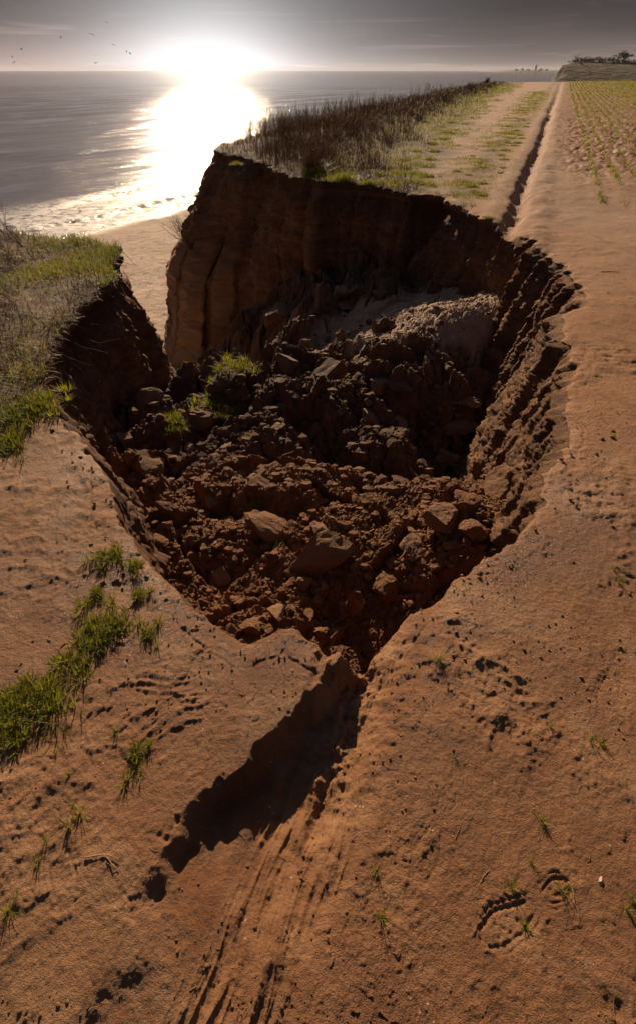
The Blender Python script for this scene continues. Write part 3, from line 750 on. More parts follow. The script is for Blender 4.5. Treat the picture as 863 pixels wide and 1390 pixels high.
for px, py, lb in ((28, 565, 'bright green grass clump at the edge of the left headland turf'), (55, 550, 'green clump beside the worn edge of the left headland turf'), (8, 598, 'low green clump at the left edge where turf meets bare sand')):
    tuft(TM[2], px, py, lb, 'grass clumps edging the headland turf', sc=1.6)
G2 = 'tiny sprouts on the bare ground'
for px, py in [(820, 1012), (805, 1000), (745, 985), (738, 1120), (722, 1165), (758, 1205), (855, 1240), (858, 1225), (690, 1200), (620, 1030), (508, 1185), (512, 1245), (712, 1250), (95, 1130), (110, 1102), (50, 1178), (20, 1225),
               (12, 1235), (98, 1052), (100, 1090), (60, 1140), (840, 790), (835, 770), (598, 900), (838, 560), (832, 590), (820, 470), (824, 395), (210, 880), (160, 990)]:
    tuft(TM[4], px, py, 'tiny sprout of a few green blades on bare mud', G2, sc=rng.uniform(.55, 1.1), name='sprout', cat='sprout')
# tufts on the path beyond the hole
G3 = 'small tufts dotted over the pale path'
for px, py in [(641, 212), (650, 222), (655, 228), (636, 236), (655, 247), (640, 250), (631, 244), (620, 232), (662, 294), (645, 258), (654, 262), (680, 235), (683, 230), (612, 152), (640, 160), (632, 168), (618, 175), (622, 198), (668, 205)]:
    tuft(TM[1], px, py, 'small green tuft dotted on the pale cliff-top path', G3, sc=rng.uniform(.9, 1.9))
for px, py in [(560, 236), (532, 247), (584, 216), (602, 190), (574, 226), (547, 218), (612, 166), (590, 205), (518, 238), (565, 205), (606, 180), (598, 172), (540, 236), (555, 247), (480, 236), (495, 228), (448, 232), (410, 226), (395, 214), (620, 158), (632, 148), (645, 138), (577, 238), (525, 228), (570, 247), (588, 196), (552, 228), (512, 248)]:
    tuft(TM[2], px, py, 'bright green grass clump between the dead scrub and the pale path', 'green clumps along the seaward side of the path', sc=rng.uniform(1.3, 2.3), cat='grass clump')
for px, py in [(692, 182), (700, 178), (708, 190), (688, 196), (698, 200), (685, 206), (712, 172), (705, 184), (694, 190), (680, 212), (716, 168), (702, 196), (690, 172), (684, 218)]:
    tuft(TM[2], px, py, 'green grass clump on the strip between the pale path and the furrow', 'green clumps beside the furrow', sc=rng.uniform(1.0, 1.8), cat='grass clump')
# the tussocks on the far lip
TT = tuft_mesh(330, 900, .14, .34, .007, M_DRY, .5); TT2 = tuft_mesh(331, 800, .16, .17, .007, M_GREEN, 1.0)
tuft(TT, 424, 236, 'tall pointed tussock of old grass on the far lip of the hole', 'tussocks on the far lip', sc=1.15, cat='tussock', name='grass_tussock')
tuft(TT2, 425, 238, 'green skirt of grass round the pointed tussock', 'tussocks on the far lip', sc=1., cat='tussock', name='grass_tussock')
tuft(TT2, 467, 246, 'bright green rounded tussock on the far lip right of the pointed one', 'tussocks on the far lip', sc=1.15, cat='tussock', name='grass_tussock')
tuft(TT2, 500, 250, 'flat green tussock on the far lip beside the rounded one', 'tussocks on the far lip', sc=.7, cat='tussock', name='grass_tussock')
tuft(TT2, 322, 222, 'small pale green tussock near the seaward tip of the far headland', 'tussocks on the far lip', sc=.6, cat='tussock', name='grass_tussock')

# ------------------------------------------------------------------ turf of the left headland (stuff)
def in_poly(x, y, P):
    P = np.array(P); c = np.zeros(x.shape, bool); j = len(P)-1
    for i in range(len(P)):
        c ^= ((P[i, 1] > y) != (P[j, 1] > y)) & (x < (P[j, 0]-P[i, 0])*(y-P[i, 1])/(P[j, 1]-P[i, 1]+1e-12)+P[i, 0]); j = i
    return c
def scatter(n, x0, x1, y0, y1, ok):
    x = rng.uniform(x0, x1, n); y = rng.uniform(y0, y1, n); m = ok(x, y); return x[m], y[m]
def headland_ok(x, y):
    n1 = fbm2(x, y, .5, 3, 301)*.22
    low = np.interp(x, [-7, -3, -2.6, -2.0, -1.7], [3.6, 3.25, 2.85, 2.75, 3.4])
    return y > low+n1
x, y = scatter(150000, -7.5, -1.2, 2.5, 8.6, headland_ok)
s_, _n = sdf(x, y); k = s_ > .0; x, y, s_ = x[k], y[k], s_[k]
gpatch = fbm2(x, y, .7, 3, 302)+.55*np.exp(-(((x+2.5)/.7)**2+((y-6.0)/.6)**2))+.55*np.exp(-(((x+2.1)/.35)**2+((y-2.95)/.3)**2))+.3*sst(.5, .0, s_)
P = on_land(x, y, -.01)
g = gpatch > rng.uniform(-.15, .45, len(x)); dens = rng.random(len(x)) < sst(-.5, .1, fbm2(x, y, .35, 3, 303)+.25)
gi = np.flatnonzero(g & dens); di = np.flatnonzero(~g & dens)
rr_ = rng.random
n = len(gi); o = blade_obj('turf_grass', [blades(P[gi], rng.uniform(.03, .09, n)*(1+.4*sst(.2, .7, gpatch[gi])), rr_(n)*6.28, rng.uniform(.1, .8, n), rng.uniform(.004, .007, n), 3, rng.uniform(.2, 1.2, n))], M_GREEN); tag(o, kind='stuff')
n = len(di); lay = rr_(n) < .55
o = blade_obj('dry_grass', [blades(P[di]+np.c_[np.zeros((n, 2)), rng.uniform(0, .05, n)], rng.uniform(.04, .16, n), rr_(n)*6.28, np.where(lay, rng.uniform(1.2, 1.6, n), rng.uniform(.2, 1.0, n)), rng.uniform(.002, .0055, n), 3, rng.uniform(-.2, .7, n))], M_DRY); tag(o, kind='stuff')
# roots and blades hanging over the lips
ei = np.flatnonzero(((EDGE[:, 0] < -1.45) & (EDGE[:, 1] > 3.0) & (EDGE[:, 1] < 8)) | ((EDGE[:, 1] > 10.3) & (EDGE[:, 1] < 24)))
n = 2600; k = rng.choice(ei, n); inw = rng.uniform(-.03, .10, n)
x = EDGE[k, 0]-NV[k, 0]*inw; y = EDGE[k, 1]-NV[k, 1]*inw
o = blade_obj('dry_grass', [blades(on_land(x, y, -.02), rng.uniform(.03, .15, n), np.arctan2(NV[k, 1], NV[k, 0])+rng.normal(0, 1.2, n), rng.uniform(.1, 1.6, n), rng.uniform(.003, .006, n), 3, rng.uniform(-.3, 1.6, n))], M_DRY); tag(o, kind='stuff')

# ------------------------------------------------------------------ vegetation of the far cliff top (stuff)
PLy = [9.5, 10.2, 20.8, 40, 69, 130]; PLx = [1.2, 1.9, 4.7, 10.5, 20.2, 40]
def far_ok(x, y):
    return x < np.interp(y, PLy, PLx)+fbm2(x, y, 1.3, 3, 311)*(.5+.03*y)
y = 10.2+(rng.random(260000)**1.7)*95; x = rng.uniform(-3.2, np.interp(y, PLy, PLx)+1.5); m = far_ok(x, y); x, y = x[m], y[m]
s_, _n = sdf(x, y); k = s_ > .02; x, y, s_ = x[k], y[k], s_[k]
Wd = np.maximum(np.interp(y, PLy, PLx)-x, 0)                 # distance to the path side
P = on_land(x, y, -.02); n0 = fbm2(x, y, 1.6, 3, 312); n1 = fbm2(x, y, .6, 3, 313); sz = np.clip(y/16, 1, 4)
tot = s_+Wd
fr = s_/np.maximum(tot, .1)                                   # 0 at cliff edge, 1 at path
tip = sst(-.9, -2.0, x)*sst(20, 17, y)                        # the bare point by the sea
tallness = np.clip(sst(.95, .35, fr+n1*.35)+.25*n0, 0, 1)*(1-.85*tip)*sst(11.0, 13.5, y+n1*.8)
u_ = rng.random(len(x))
gm = (u_ < sst(.42, .8, fr+n1*.5)*.9+.06+.5*sst(12.6, 11.2, y)*sst(-1.2, -.4, x)*sst(-.2, .2, n1)) ; tm = (~gm) & (rng.random(len(x)) < .27*tallness*(.4+1.2*sst(-.3, .3, fbm2(x, y, .7, 3, 318)))) ; dm_ = (~gm) & (~tm)
i = np.flatnonzero(gm & (rng.random(len(x)) < .75)); n = len(i)
o = blade_obj('turf_grass', [blades(P[i], rng.uniform(.04, .10, n)*(1+.8*sst(0, .5, n1[i]))*sz[i]**.35, rr_(n)*6.28, rng.uniform(.1, .9, n), rng.uniform(.006, .011, n)*sz[i], 2, .6)], M_GREEN); tag(o, kind='stuff')
i = np.flatnonzero(dm_ & (rng.random(len(x)) < .8)); n = len(i)
o = blade_obj('dry_grass', [blades(P[i], (rng.uniform(.05, .16, n)+.12*tallness[i]*rng.random(n)), rr_(n)*6.28, rng.uniform(.1, .9, n), rng.uniform(.004, .009, n)*sz[i], 2, .6)], M_DRY2); tag(o, kind='stuff')
i = np.flatnonzero(tm); n = len(i); big = 1+.7*sst(-.1, .45, n0[i])
mound = sst(-.1, .45, fbm2(x[i], y[i], 1.1+.03*y[i].mean(), 3, 316)+.12)
hh = rng.uniform(.18, .46, n)*(.5+.5*tallness[i])*(.7+1.0*mound)*(1-.35*sst(24, 45, y[i]))
prt = [blades(P[i], hh, rr_(n)*6.28, rng.uniform(.0, .28, n), rng.uniform(.006, .010, n)*sz[i], 3, rng.uniform(-.1, .3, n))]
for f in (.45, .6, .72, .85):        # side branchlets of the dead weeds
    prt.append(blades(P[i]+np.c_[rng.normal(0, .02, (n, 2)), hh*f], hh*rng.uniform(.14, .34, n), rr_(n)*6.28, rng.uniform(.2, .8, n), rng.uniform(.005, .008, n)*sz[i], 2, .2))
o = blade_obj('dead_weeds', prt, M_STEM); tag(o, kind='stuff')
# a few tall single stalks against the sea
st = []
for k in range(260):
    a = rng.random()**1.3; yy = 15+a*45; e = EDGE[np.argmin(abs(EDGE[:, 1]-yy)+(EDGE[:, 1] < 12)*99)]
    xx = e[0]+rng.uniform(.1, 2.0+.03*yy)
    if fbm2(np.array([xx]), np.array([yy]), 2.0, 2, 320)[0] < -.05: continue
    p0 = on_land(np.array([xx]), np.array([yy]), -.02)[0]
    st += twig(p0, (rng.normal(0, .08), rng.normal(0, .08), 1), rng.uniform(.35, .95), .0042*max(1, yy/18), rng, 1, .05, 6)
o = blade_obj('dead_weeds', st, M_STEM); tag(o, kind='stuff')
# verge between path and furrow, and scattered shoots
a_ = 6.5+rng.random(52000)**1.5*60; q_ = -.95-.012*a_+rng.normal(0, .30, 52000)*(1+a_*.012)
x = DP[0]+a_*DA[0]+q_*DA[1]; y = DP[1]+a_*DA[1]-q_*DA[0]
k = (fbm2(x, y, .45, 3, 331) > .08-.5*np.exp(-((a_-13)/5)**2)*0+rng.uniform(-.1, .15, len(x))); x, y, a_ = x[k], y[k], a_[k]; sv_, _n = sdf(x, y); k = sv_ > .06; x, y, a_ = x[k], y[k], a_[k]; n = len(x)
o = blade_obj('turf_grass', [blades(on_land(x, y, -.01), rng.uniform(.04, .09, n), rr_(n)*6.28, rng.uniform(.1, .8, n), rng.uniform(.005, .008, n)*np.clip(a_/12, 1, 4), 2, .6)], M_GREEN); tag(o, kind='stuff')

# ------------------------------------------------------------------ young cereal in drilled rows (stuff)
prt = []
rows = np.arange(1.25, 62, .37)
for j, q0 in enumerate(rows):
    amin = 8.5+rng.uniform(-1, 1); amax = 135
    k = int(1000*(1 if q0 < 25 else .6)); a_ = amin+(rng.random(k)**1.6)*(amax-amin); q_ = q0+rng.normal(0, .025, k)+.05*np.sin(a_*.6+j)*0
    x = DP[0]+a_*DA[0]+q_*DA[1]; y = DP[1]+a_*DA[1]-q_*DA[0]
    m = (x < y*.62+1.5)
    dens = sst(5, 14, a_)*.85+.12
    m &= (rng.random(k) < dens) & (fbm2(x, y, 1.4, 3, 341) > -.28)
    x, y, a_ = x[m], y[m], a_[m]
    if not len(x): continue
    P = on_land(x, y, -.01)
    for r in range(3):
        n = len(x); prt.append(blades(P+np.c_[rng.normal(0, .012, (n, 2))*np.clip(a_/14, 1, 4)[:, None], np.zeros(n)], rng.uniform(.07, .13, n), rr_(n)*6.28, rng.uniform(.1, .6, n), rng.uniform(.009, .015, n)*np.clip(a_/13, 1, 7), 1, .5))
o = blade_obj('young_crop', prt, M_CROP); tag(o, kind='stuff')

# ------------------------------------------------------------------ bare shrubs and twigs
def shrub(name, base, n, L, lean, label, seed, r=.006, spread=.35, kids=5):
    r_ = np.random.default_rng(seed); out = []
    for k in range(n):
        d = np.array(lean)+r_.normal(0, spread, 3); d[2] = abs(d[2])+.25
        out += twig((r_.normal(0, .05), r_.normal(0, .05), -.05), d, L*r_.uniform(.6, 1.1), r, r_, 2 if n < 8 else 1, .12, kids)
    v, q, a = join(out); o = raw_mesh(name, v, q, M_TWIG); o.location = base
    return tag(o, label, 'shrub')
b = at(42, 334); shrub('bramble', (b[0], b[1], float(land(np.array([b[0]]), np.array([b[1]]))[0])), 3, .95, (-.75, -.1, .55), 'bare bramble twigs leaning left over the sea edge of the near headland', 401, .006, .12, 3)
b = at(6, 328); shrub('bramble', (b[0], b[1], 0), 3, .5, (-.1, 0, .9), 'short bare twigs at the far left of the near headland edge', 402, .004, .2, 2)
shrub('bare_shrub', (-3.35, 14.6, -2.05), 34, .95, (-.28, -.25, .7), 'leafless reddish shrub clinging to the seaward foot of the far headland', 403, .006, .28, 3)
shrub('weed_clump', (*at(312, 210)[:2], 0), 14, .22, (0, 0, .8), 'tiny dark weed clump on the tip of the far headland', 404, .005, .35, 4)
shrub('weed_clump', (*at(300, 206)[:2], 0), 8, .16, (0, 0, .8), 'smallest weed clump at the very end of the far headland', 405, .004, .35, 4)
def straw(px, py, px2, py2, lab, r=.0016, z=None, name='straw_stalk'):
    a = np.array(at(px, py, z or 0)); b_ = np.array(at(px2, py2, z or 0)); t = np.linspace(0, 1, 9)[:, None]
    p = a+(b_-a)*t; nrm = np.array([-(b_-a)[1], (b_-a)[0], 0]); p = p+nrm*(.06*np.sin(t*5+px))
    if z is None: p[:, 2] = land(p[:, 0], p[:, 1])+.004
    o = raw_mesh(name, *tube(p-a, np.linspace(r, r*.5, 9), 6)[:2], M_STRAW); o.location = a
    return tag(o, lab, 'stalk')
for k, (px, py, L_b, lb) in enumerate(((527, 196, .62, 'rounded dead scrub bush standing highest on the far cliff top'), (455, 196, .5, 'low dead scrub bush left of the highest one on the far cliff top'), (395, 200, .45, 'thin dead scrub bush nearest the seaward tip'),
    (570, 165, .6, 'dead scrub bush against the sea beyond the highest one'), (603, 140, .8, 'dark dead scrub bush beside the path bend far along the cliff top'), (636, 124, 1.0, 'far dead scrub bush where the path narrows'), (490, 210, .4, 'low tangled dead scrub before the highest bush'), (660, 114, 1.0, 'farthest dead scrub bush on the cliff edge'))):
    shrub('scrub_bush', (*at(px, py)[:2], -.03), 46, L_b*.85, (0, 0, .55), lb, 420+k, .0045*max(1, at(px, py)[1]/16), .42, 4)
straw(392, 990, 418, 965, 'thin pale straw lying in the dark gully shadow')
straw(118, 1163, 164, 1168, 'long pale straw lying on mud at the lower left', .002)
straw(146, 1168, 163, 1180, 'short dark stalk crossing the long pale straw at lower left')
straw(342, 973, 352, 970, 'short pale bit of straw just left of the gully shadow')
straw(778, 1222, 786, 1250, 'bent stalk beside the boot print', .0012)
straw(772, 1196, 780, 1225, 'thin blade crossing the heel of the boot print', .0012)
straw(384, 619, 398, 612, 'pale stick poking from the rubble', .004, -1.2, 'stick')
straw(432, 563, 450, 556, 'white broken stick on the dark rubble in mid hole', .006, -1.3, 'stick')
straw(808, 540, 812, 562, 'dark stalk on the sand right of the hole', .0016)
straw(815, 368, 840, 370, 'thin dark stick on the sand beyond the right rim', .004)

# ------------------------------------------------------------------ clods and blocks of clay in the hole (individuals)
import bmesh
def clod_mesh(seed, flat=.5, stretch=(1, 1, .75), sub=4, rough=1.):
    bm = bmesh.new(); bmesh.ops.create_icosphere(bm, subdivisions=sub, radius=1.)
    me = bpy.data.meshes.new('clay_clod'); bm.to_mesh(me); bm.free()
    n = len(me.vertices); c = np.zeros(n*3, np.float32); me.vertices.foreach_get('co', c); c = c.reshape(-1, 3).astype(float)
    r_ = np.random.default_rng(seed)
    for k in range(13):
        d = r_.normal(0, 1, 3); d /= np.linalg.norm(d); h = r_.uniform(.38, .8)
        ex = np.maximum(c@d-h, 0); c = c-ex[:, None]*d*.985
    if flat:
        ex = np.maximum(c[:, 2]-flat, 0); c[:, 2] -= ex*.97
    o_ = seed*13.7
    dsp = .12*fbm3(c[:, 0]+o_, c[:, 1], c[:, 2], .8, 3, seed)+.11*rough*fbm3(c[:, 0]+o_, c[:, 1], c[:, 2], .26, 4, seed+1, .6, True)+.02*fbm3(c[:, 0]+o_, c[:, 1], c[:, 2], .07, 2, seed+3)
    blk_ = np.round(fbm3(c[:, 0]+o_, c[:, 1], c[:, 2], .5, 2, seed+9)*5)/5; dsp = dsp+.07*blk_
    nr = c/np.linalg.norm(c, axis=1)[:, None]; c = (c+nr*dsp[:, None])*np.array(stretch)
    me.vertices.foreach_set('co', c.astype(np.float32).ravel()); me.polygons.foreach_set('use_smooth', np.zeros(len(me.polygons), bool)); me.update()
    me.materials.append(MCL); return me
CM = [clod_mesh(500+i, [.5, None, .42, .6][i % 4], [(1, .8, .7), (1, 1, .8), (1.15, .75, .55), (.9, 1, .95)][i % 4], 4 if i < 12 else 3, [1, 1.5, .6][i % 3]) for i in range(16)]
def clod(px, py, zc, size, lab, mi=0, rot=(0, 0, 0), grp=None, name='clay_block', me=None, cat='clay block', lift=.25):
    """placed on the rubble where the ray through the photo's block meets it"""
    r = ray(px, py); t = 1.0; x = y = 0
    tt = np.linspace(.5, 20, 1600); X = r[0]*tt; Y = r[1]*tt; Zr = EYE+r[2]*tt; Zf = floor_z(X, Y)
    i = np.argmax(Zr < Zf+size*lift); x, y = X[i], Y[i]; z = Zf[i]+size*lift
    o = bpy.data.objects.new(name, me or CM[mi]); COL.objects.link(o); o.location = (x, y, z); o.scale = (size,)*3; o.rotation_euler = rot
    return tag(o, lab, cat, grp)
KB = [(622, 582, .27, 2, (.1, -.1, .5), 'large flat-topped pale clay block right of the middle of the hole'),
      (533, 592, .27, 0, (.25, .2, 1.2), 'angular clay block with a lit edge left of the pale flat-topped one'),
      (541, 527, .19, 2, (.0, .2, .2), 'squared clay block lying flat in the middle of the rubble'),
      (512, 522, .17, 4, (.2, 0, 2), 'broken clay block just left of the squared flat one'),
      (606, 622, .2, 4, (.1, .3, 1), 'dark clay block in the shade below the pale flat-topped one'),
      (521, 443, .22, 3, (.2, 0, .4), 'dark lump standing alone before the smooth sandy patch'),
      (604, 706, .15, 8, (.1, 0, .2), 'rust brown clod near the right foot of the hole'),
      (560, 742, .13, 6, (.3, 0, 1), 'chunky brown clod above the upright clay pillar'),
      (645, 724, .10, 1, (0, 0, 1), 'small clod jammed against the right rim'),
      (432, 752, .24, 2, (.35, -.5, .6), 'long tilted slab of clay above the upright pillar'),
      (372, 722, .24, 6, (-.3, .45, -.5), 'tilted slab topped with grass in the left part of the rubble'),
      (523, 800, .14, 7, (.1, .1, 2), 'rough clay lump right of the upright pillar'),
      (344, 853, .07, 1, (0, 0, 1), 'orange brown stone-like clod at the nearest lip'),
      (375, 834, .085, 2, (.1, .2, 2), 'dark flat clod just inside the near lip'),
      (366, 856, .045, 4, (0, 0, 3), 'small pale clod at the near lip'),
      (455, 862, .09, 9, (0, .2, 2), 'crumbling clod beside the near lip left of the pillar'),
      (290, 690, .085, 1, (0, 0, 0), 'rounded clod near the left wall'),
      (208, 660, .09, 3, (0, 0, 0), 'smooth rounded clod at the foot of the left wall'),
      (224, 690, .08, 2, (.2, .2, 0), 'pale wedge of clay at the foot of the left wall'),
      (305, 520, .22, 5, (.1, .1, 0), 'grassy lump of turf on the crest of the rubble'),
      (345, 800, .10, 11, (.1, .4, 0), 'brown clod in the lower left of the rubble')]
for px, py, sz_, mi, rot, lb in KB: clod(px, py, 0, sz_*.95, lb, mi, rot)
PIL = clod_mesh(640, None, (.42, .4, 1.35), 4, 1.4)
clod(484, 822, 0, .155, 'upright pillar of clay standing in the nearest corner of the hole', rot=(.1, .05, .4), me=PIL, lift=.35)
clod(690, 672, 0, .20, 'big rounded mass of clay slumped against the right wall', 5, (.3, .4, .2), lift=.1)
n_ = 0; tries = 0
while n_ < 270 and tries < 20000:
    tries += 1
    px, py = rng.uniform(175, 745), rng.uniform(385, 875)
    sz_ = float(np.clip(.024*math.exp(abs(rng.normal(0, .8))), .024, .16))
    r = ray(px, py); tt = np.linspace(.8, 14, 500); X = r[0]*tt; Y = r[1]*tt; Zr = EYE+r[2]*tt
    i = np.argmax(Zr < floor_base(X, Y)); xx, yy = X[i:i+1], Y[i:i+1]
    d_, _q = sdf(xx, yy)
    if d_[0] > -.12 or yy[0] > 11: continue
    sz_ *= float(np.clip(math.hypot(xx[0], yy[0])/3.2, .6, 2.2))
    if sandmask(xx, yy)[0] > .3 and rng.random() < .85: continue
    o = bpy.data.objects.new('clay_clod', CM[rng.integers(0, 16)]); COL.objects.link(o)
    o.location = (xx[0], yy[0], float(floor_z(xx, yy)[0])+sz_*.15); o.scale = (sz_*rng.uniform(.8, 1.2), sz_*rng.uniform(.8, 1.2), sz_*rng.uniform(.7, 1.1)); o.rotation_euler = tuple(rng.uniform(-.6, .6, 2))+(rng.uniform(0, 6.28),)
    tag(o, 'rough brown clod of clay lying in the rubble of the hole', 'clay clod', 'clay clods strewn over the floor of the hole'); n_ += 1
G4 = 'green tufts growing on slumped clay in the hole'
for px, py, z, mi, sc, lb in ((318, 498, -1.22, 2, 2.4, 'pale green tuft on the crest of the turf lump in the hole'), (292, 543, -1.4, 2, 2.2, 'bright green tuft below the crest of the turf lump'), (232, 566, -1.75, 1, 1.9, 'small tuft on the rubble by the foot of the left wall'),
    (234, 584, -1.7, 1, 1.9, 'lower of two small tufts by the foot of the left wall'), (308, 558, -1.35, 1, 1.9, 'tuft sprouting under the bright one on the turf lump'), (335, 590, -1.2, 0, 1.7, 'little tuft between dark clods in mid rubble'),
    (352, 683, -.9, 0, 1.4, 'tuft on the upper end of the tilted grassy slab'), (370, 728, -.78, 1, 1.3, 'tuft at the lower end of the tilted grassy slab'), (443, 742, -.78, 3, 1.6, 'thin tuft on the long tilted slab of clay'), (350, 712, -.85, 0, 1.2, 'tuft halfway along the tilted grassy slab')):
    r = ray(px, py); tt = np.linspace(.5, 12, 900); X = r[0]*tt; Y = r[1]*tt; Zr = EYE+r[2]*tt; i = np.argmax(Zr < floor_z(X, Y)+.06)
    tuft(TM[mi], 0, 0, lb, G4, z=0, sc=sc, world=(X[i], Y[i], float(floor_z(X[i:i+1], Y[i:i+1])[0])+.02))
# puddle on the sandy ledge
# pebble
pm_ = clod_mesh(700, None, (1, .62, .5), 3, .1); pm_.materials.clear(); pm_.materials.append(mat_plain('pale_flint', (.38, .25, .18), (.5, .36, .27), .6, 60))
p = at(815, 1196); o = bpy.data.objects.new('pebble', pm_); COL.objects.link(o); o.location = (p[0], p[1], float(land(np.array([p[0]]), np.array([p[1]]))[0])+.003); o.scale = (.014,)*3; o.rotation_euler = (0, 0, 1.4)
tag(o, 'pale oval pebble above the right end of the boot print', 'pebble')

# ------------------------------------------------------------------ far headland, its trees, the distant coast
def az_dir(px): return (px-CX)/F*math.cos(TH)          # x/y of a horizontal ray
def far_hill():
    v = np.linspace(0, 1, 150); u = np.linspace(0, 1, 220)
    U, Vv = np.meshgrid(u, v, indexing='ij')
    y = 255+Vv*190; xl = y*az_dir(741)+6*fbm2(y, y*0, 40, 3, 401)+Vv*25
    x = xl+U**1.5*260
    d = x-xl
    top = 5.0+.6*fbm2(x, y, 50, 3, 402)-.022*d-.5*sst(.5, 1, Vv)
    z = -7+(top+7)*sst(-1, 7, d+4*fbm2(x, y, 9, 4, 403))**.55
    z = np.where(Vv < .35, -5.5+(z+5.5)*sst(-.03, .28, Vv)**.8, z)
    global HILL; HILL = (x, y, z)
    t = NT('far_headland'); a = t.attr('mask')
    c = t.mix(t.rng(t.noise(.05, 4, .6), .3, .7), (.04, .045, .016), (.06, .058, .024)); c2 = t.mix(t.rng(t.noise(.12, 5, .7, scale=(1, 1, .2)), .35, .65), (.03, .02, .014), (.075, .045, .03))
    m_ = t.out(t.mix(a[0], c, c2), .95, t.bump(t.noise(.25, 5, .6), .8))
    cl = 1-sst(26, 34, d+2*fbm2(x, y, 15, 2, 5))
    o = grid_mesh('headland', np.stack([x, y, z], -1), m_, None, {'mask': np.stack([cl, cl*0, cl*0], -1)}); tag(o, kind='structure')
far_hill()
M_LEAF = mat_plant('dark_leaves', (.035, .04, .018), (.06, .06, .03), .15, sc=.4)
M_BARK = mat_plain('dark_bark', (.04, .03, .022), (.07, .05, .04), .9, 3)
def tree(px, ybase, dist, H, wdt, lean, nl, label, seed, name='tree', grp=None, kinds=1.):
    lo = .45 if H > 3 else .02
    r_ = np.random.default_rng(seed)
    y = dist; x = dist*az_dir(px); i_ = np.argmin((HILL[0]-x)**2+(HILL[1]-y)**2); z = float(HILL[2].ravel()[i_])+.5
    e = bpy.data.objects.new(name, None); COL.objects.link(e); e.location = (x, y, z-.6); tag(e, label, 'tree', grp)
    out = twig((0, 0, 0), (lean, 0, 1), H*.8, H*.045, r_, 2, .13, 7)
    v, q, a = join(out); tr = raw_mesh('trunk', v, q, M_BARK); tr.parent = e
    # wind-shaped crown: leaf clumps round the limb ends
    k = 16; cc = np.stack([lean*H*.5+r_.normal(0, wdt*.28, k), r_.normal(0, wdt*.22, k), H*r_.uniform(lo, .98, k)], 1)
    ci = r_.integers(0, k, nl); P = cc[ci]+r_.normal(0, 1, (nl, 3))*np.array([wdt*.11, wdt*.11, H*.08])
    crown = blade_obj('crown', [blades(P, r_.uniform(.2, .5, nl)*kinds, r_.uniform(0, 6.28, nl), r_.uniform(0, 2.4, nl), r_.uniform(.1, .25, nl)*kinds, 1, .3)], M_LEAF); crown.parent = e
tree(776, 84, 300, 3.4, 1.8, .25, 260, 'small wind-bent thorn tree standing alone on the far headland', 801, 'thorn_tree')
tree(791, 85, 305, 1.7, 1.6, .1, 160, 'low bare bush right of the wind-bent thorn on the far headland', 802, 'bush')
tree(808, 86, 305, 1.6, 2.5, .1, 300, 'middle low bush on the far headland skyline', 803, 'bush')
tree(842, 88, 310, 4.1, 5.2, -.1, 1600, 'broad dark tree at the right on the far headland', 804, 'tree', kinds=1.3)
tree(830, 88, 308, 2.8, 4.0, -.3, 700, 'lower dark tree leaning against the broad one on the far headland', 805, 'tree', kinds=1.2)
tree(862, 90, 312, 2.0, 3.0, 0, 500, 'clipped dark bush at the right edge of the far headland', 806, 'bush')
for k, px in enumerate(range(750, 863, 5)):
    tree(px, 84.5+.3*k*.5, 303, rng.uniform(1.0, 1.7), 3.2, 0, 380, 'low scrub bush of the ragged hedge along the far headland top', 820+k, 'bush', 'hedge bushes along the far headland', 1.)
def coast():
    D = 3600; x0 = D*az_dir(672); x1 = D*az_dir(760); n = 90
    u = np.linspace(0, 1, n); x = x0+(x1-x0)*u
    h = (2+8*sst(0, .45, u)+2*fbm2(x, x*0, 90, 4, 601))*sst(0, .12, u)
    rows = [np.stack([x, D+0*x-60, np.full(n, SEA-1)], 1), np.stack([x, D+0*x-30, SEA+h*.7], 1), np.stack([x, D+0*x+60, SEA+h], 1), np.stack([x, D+0*x+500, SEA+h*.7], 1)]
    o = grid_mesh('distant_coast', np.stack(rows, 0), mat_plain('distant_land', (.08, .07, .05), (.12, .1, .07), .95, .01), None); tag(o, kind='structure')
    def bx(px, w, h_, nm, lb, spire=False, grp=None):
        x = D*az_dir(px); b = SEA+7; vv = []
        w2 = w/2; base = [(-w2, -w2), (w2, -w2), (w2, w2), (-w2, w2)]
        bm = bmesh.new(); lo = [bm.verts.new((a, c, 0)) for a, c in base]; hi = [bm.verts.new((a, c, h_*.8)) for a, c in base]
        for i in range(4): bm.faces.new((lo[i], lo[(i+1) % 4], hi[(i+1) % 4], hi[i]))
        if spire:
            tp = bm.verts.new((0, 0, h_*1.15))
            for i in range(4): bm.faces.new((hi[i], hi[(i+1) % 4], tp))
        else:
            r1 = bm.verts.new((-w2, 0, h_)); r2 = bm.verts.new((w2, 0, h_))
            bm.faces.new((hi[0], hi[1], r2, r1)); bm.faces.new((hi[2], hi[3], r1, r2)); bm.faces.new((hi[1], hi[2], r2)); bm.faces.new((hi[3], hi[0], r1))
        me = bpy.data.meshes.new(nm); bm.to_mesh(me); bm.free(); me.materials.append(M_FAR); o = bpy.data.objects.new(nm, me); COL.objects.link(o); o.location = (x, D, b); tag(o, lb, 'building', grp)
    bx(726, 9, 24, 'lighthouse', 'tall slim tower rising above the faint distant coast')
    for k, (px, w, h_) in enumerate(((700, 14, 7), (708, 12, 9), (716, 16, 7), (733, 15, 9), (741, 14, 7))):
        bx(px, w, h_, 'house', 'faint low house on the distant coast', grp='houses on the distant coast')
M_FAR = mat_plain('distant_walls', (.2, .17, .15), (.25, .22, .19), .9, .1)
coast()

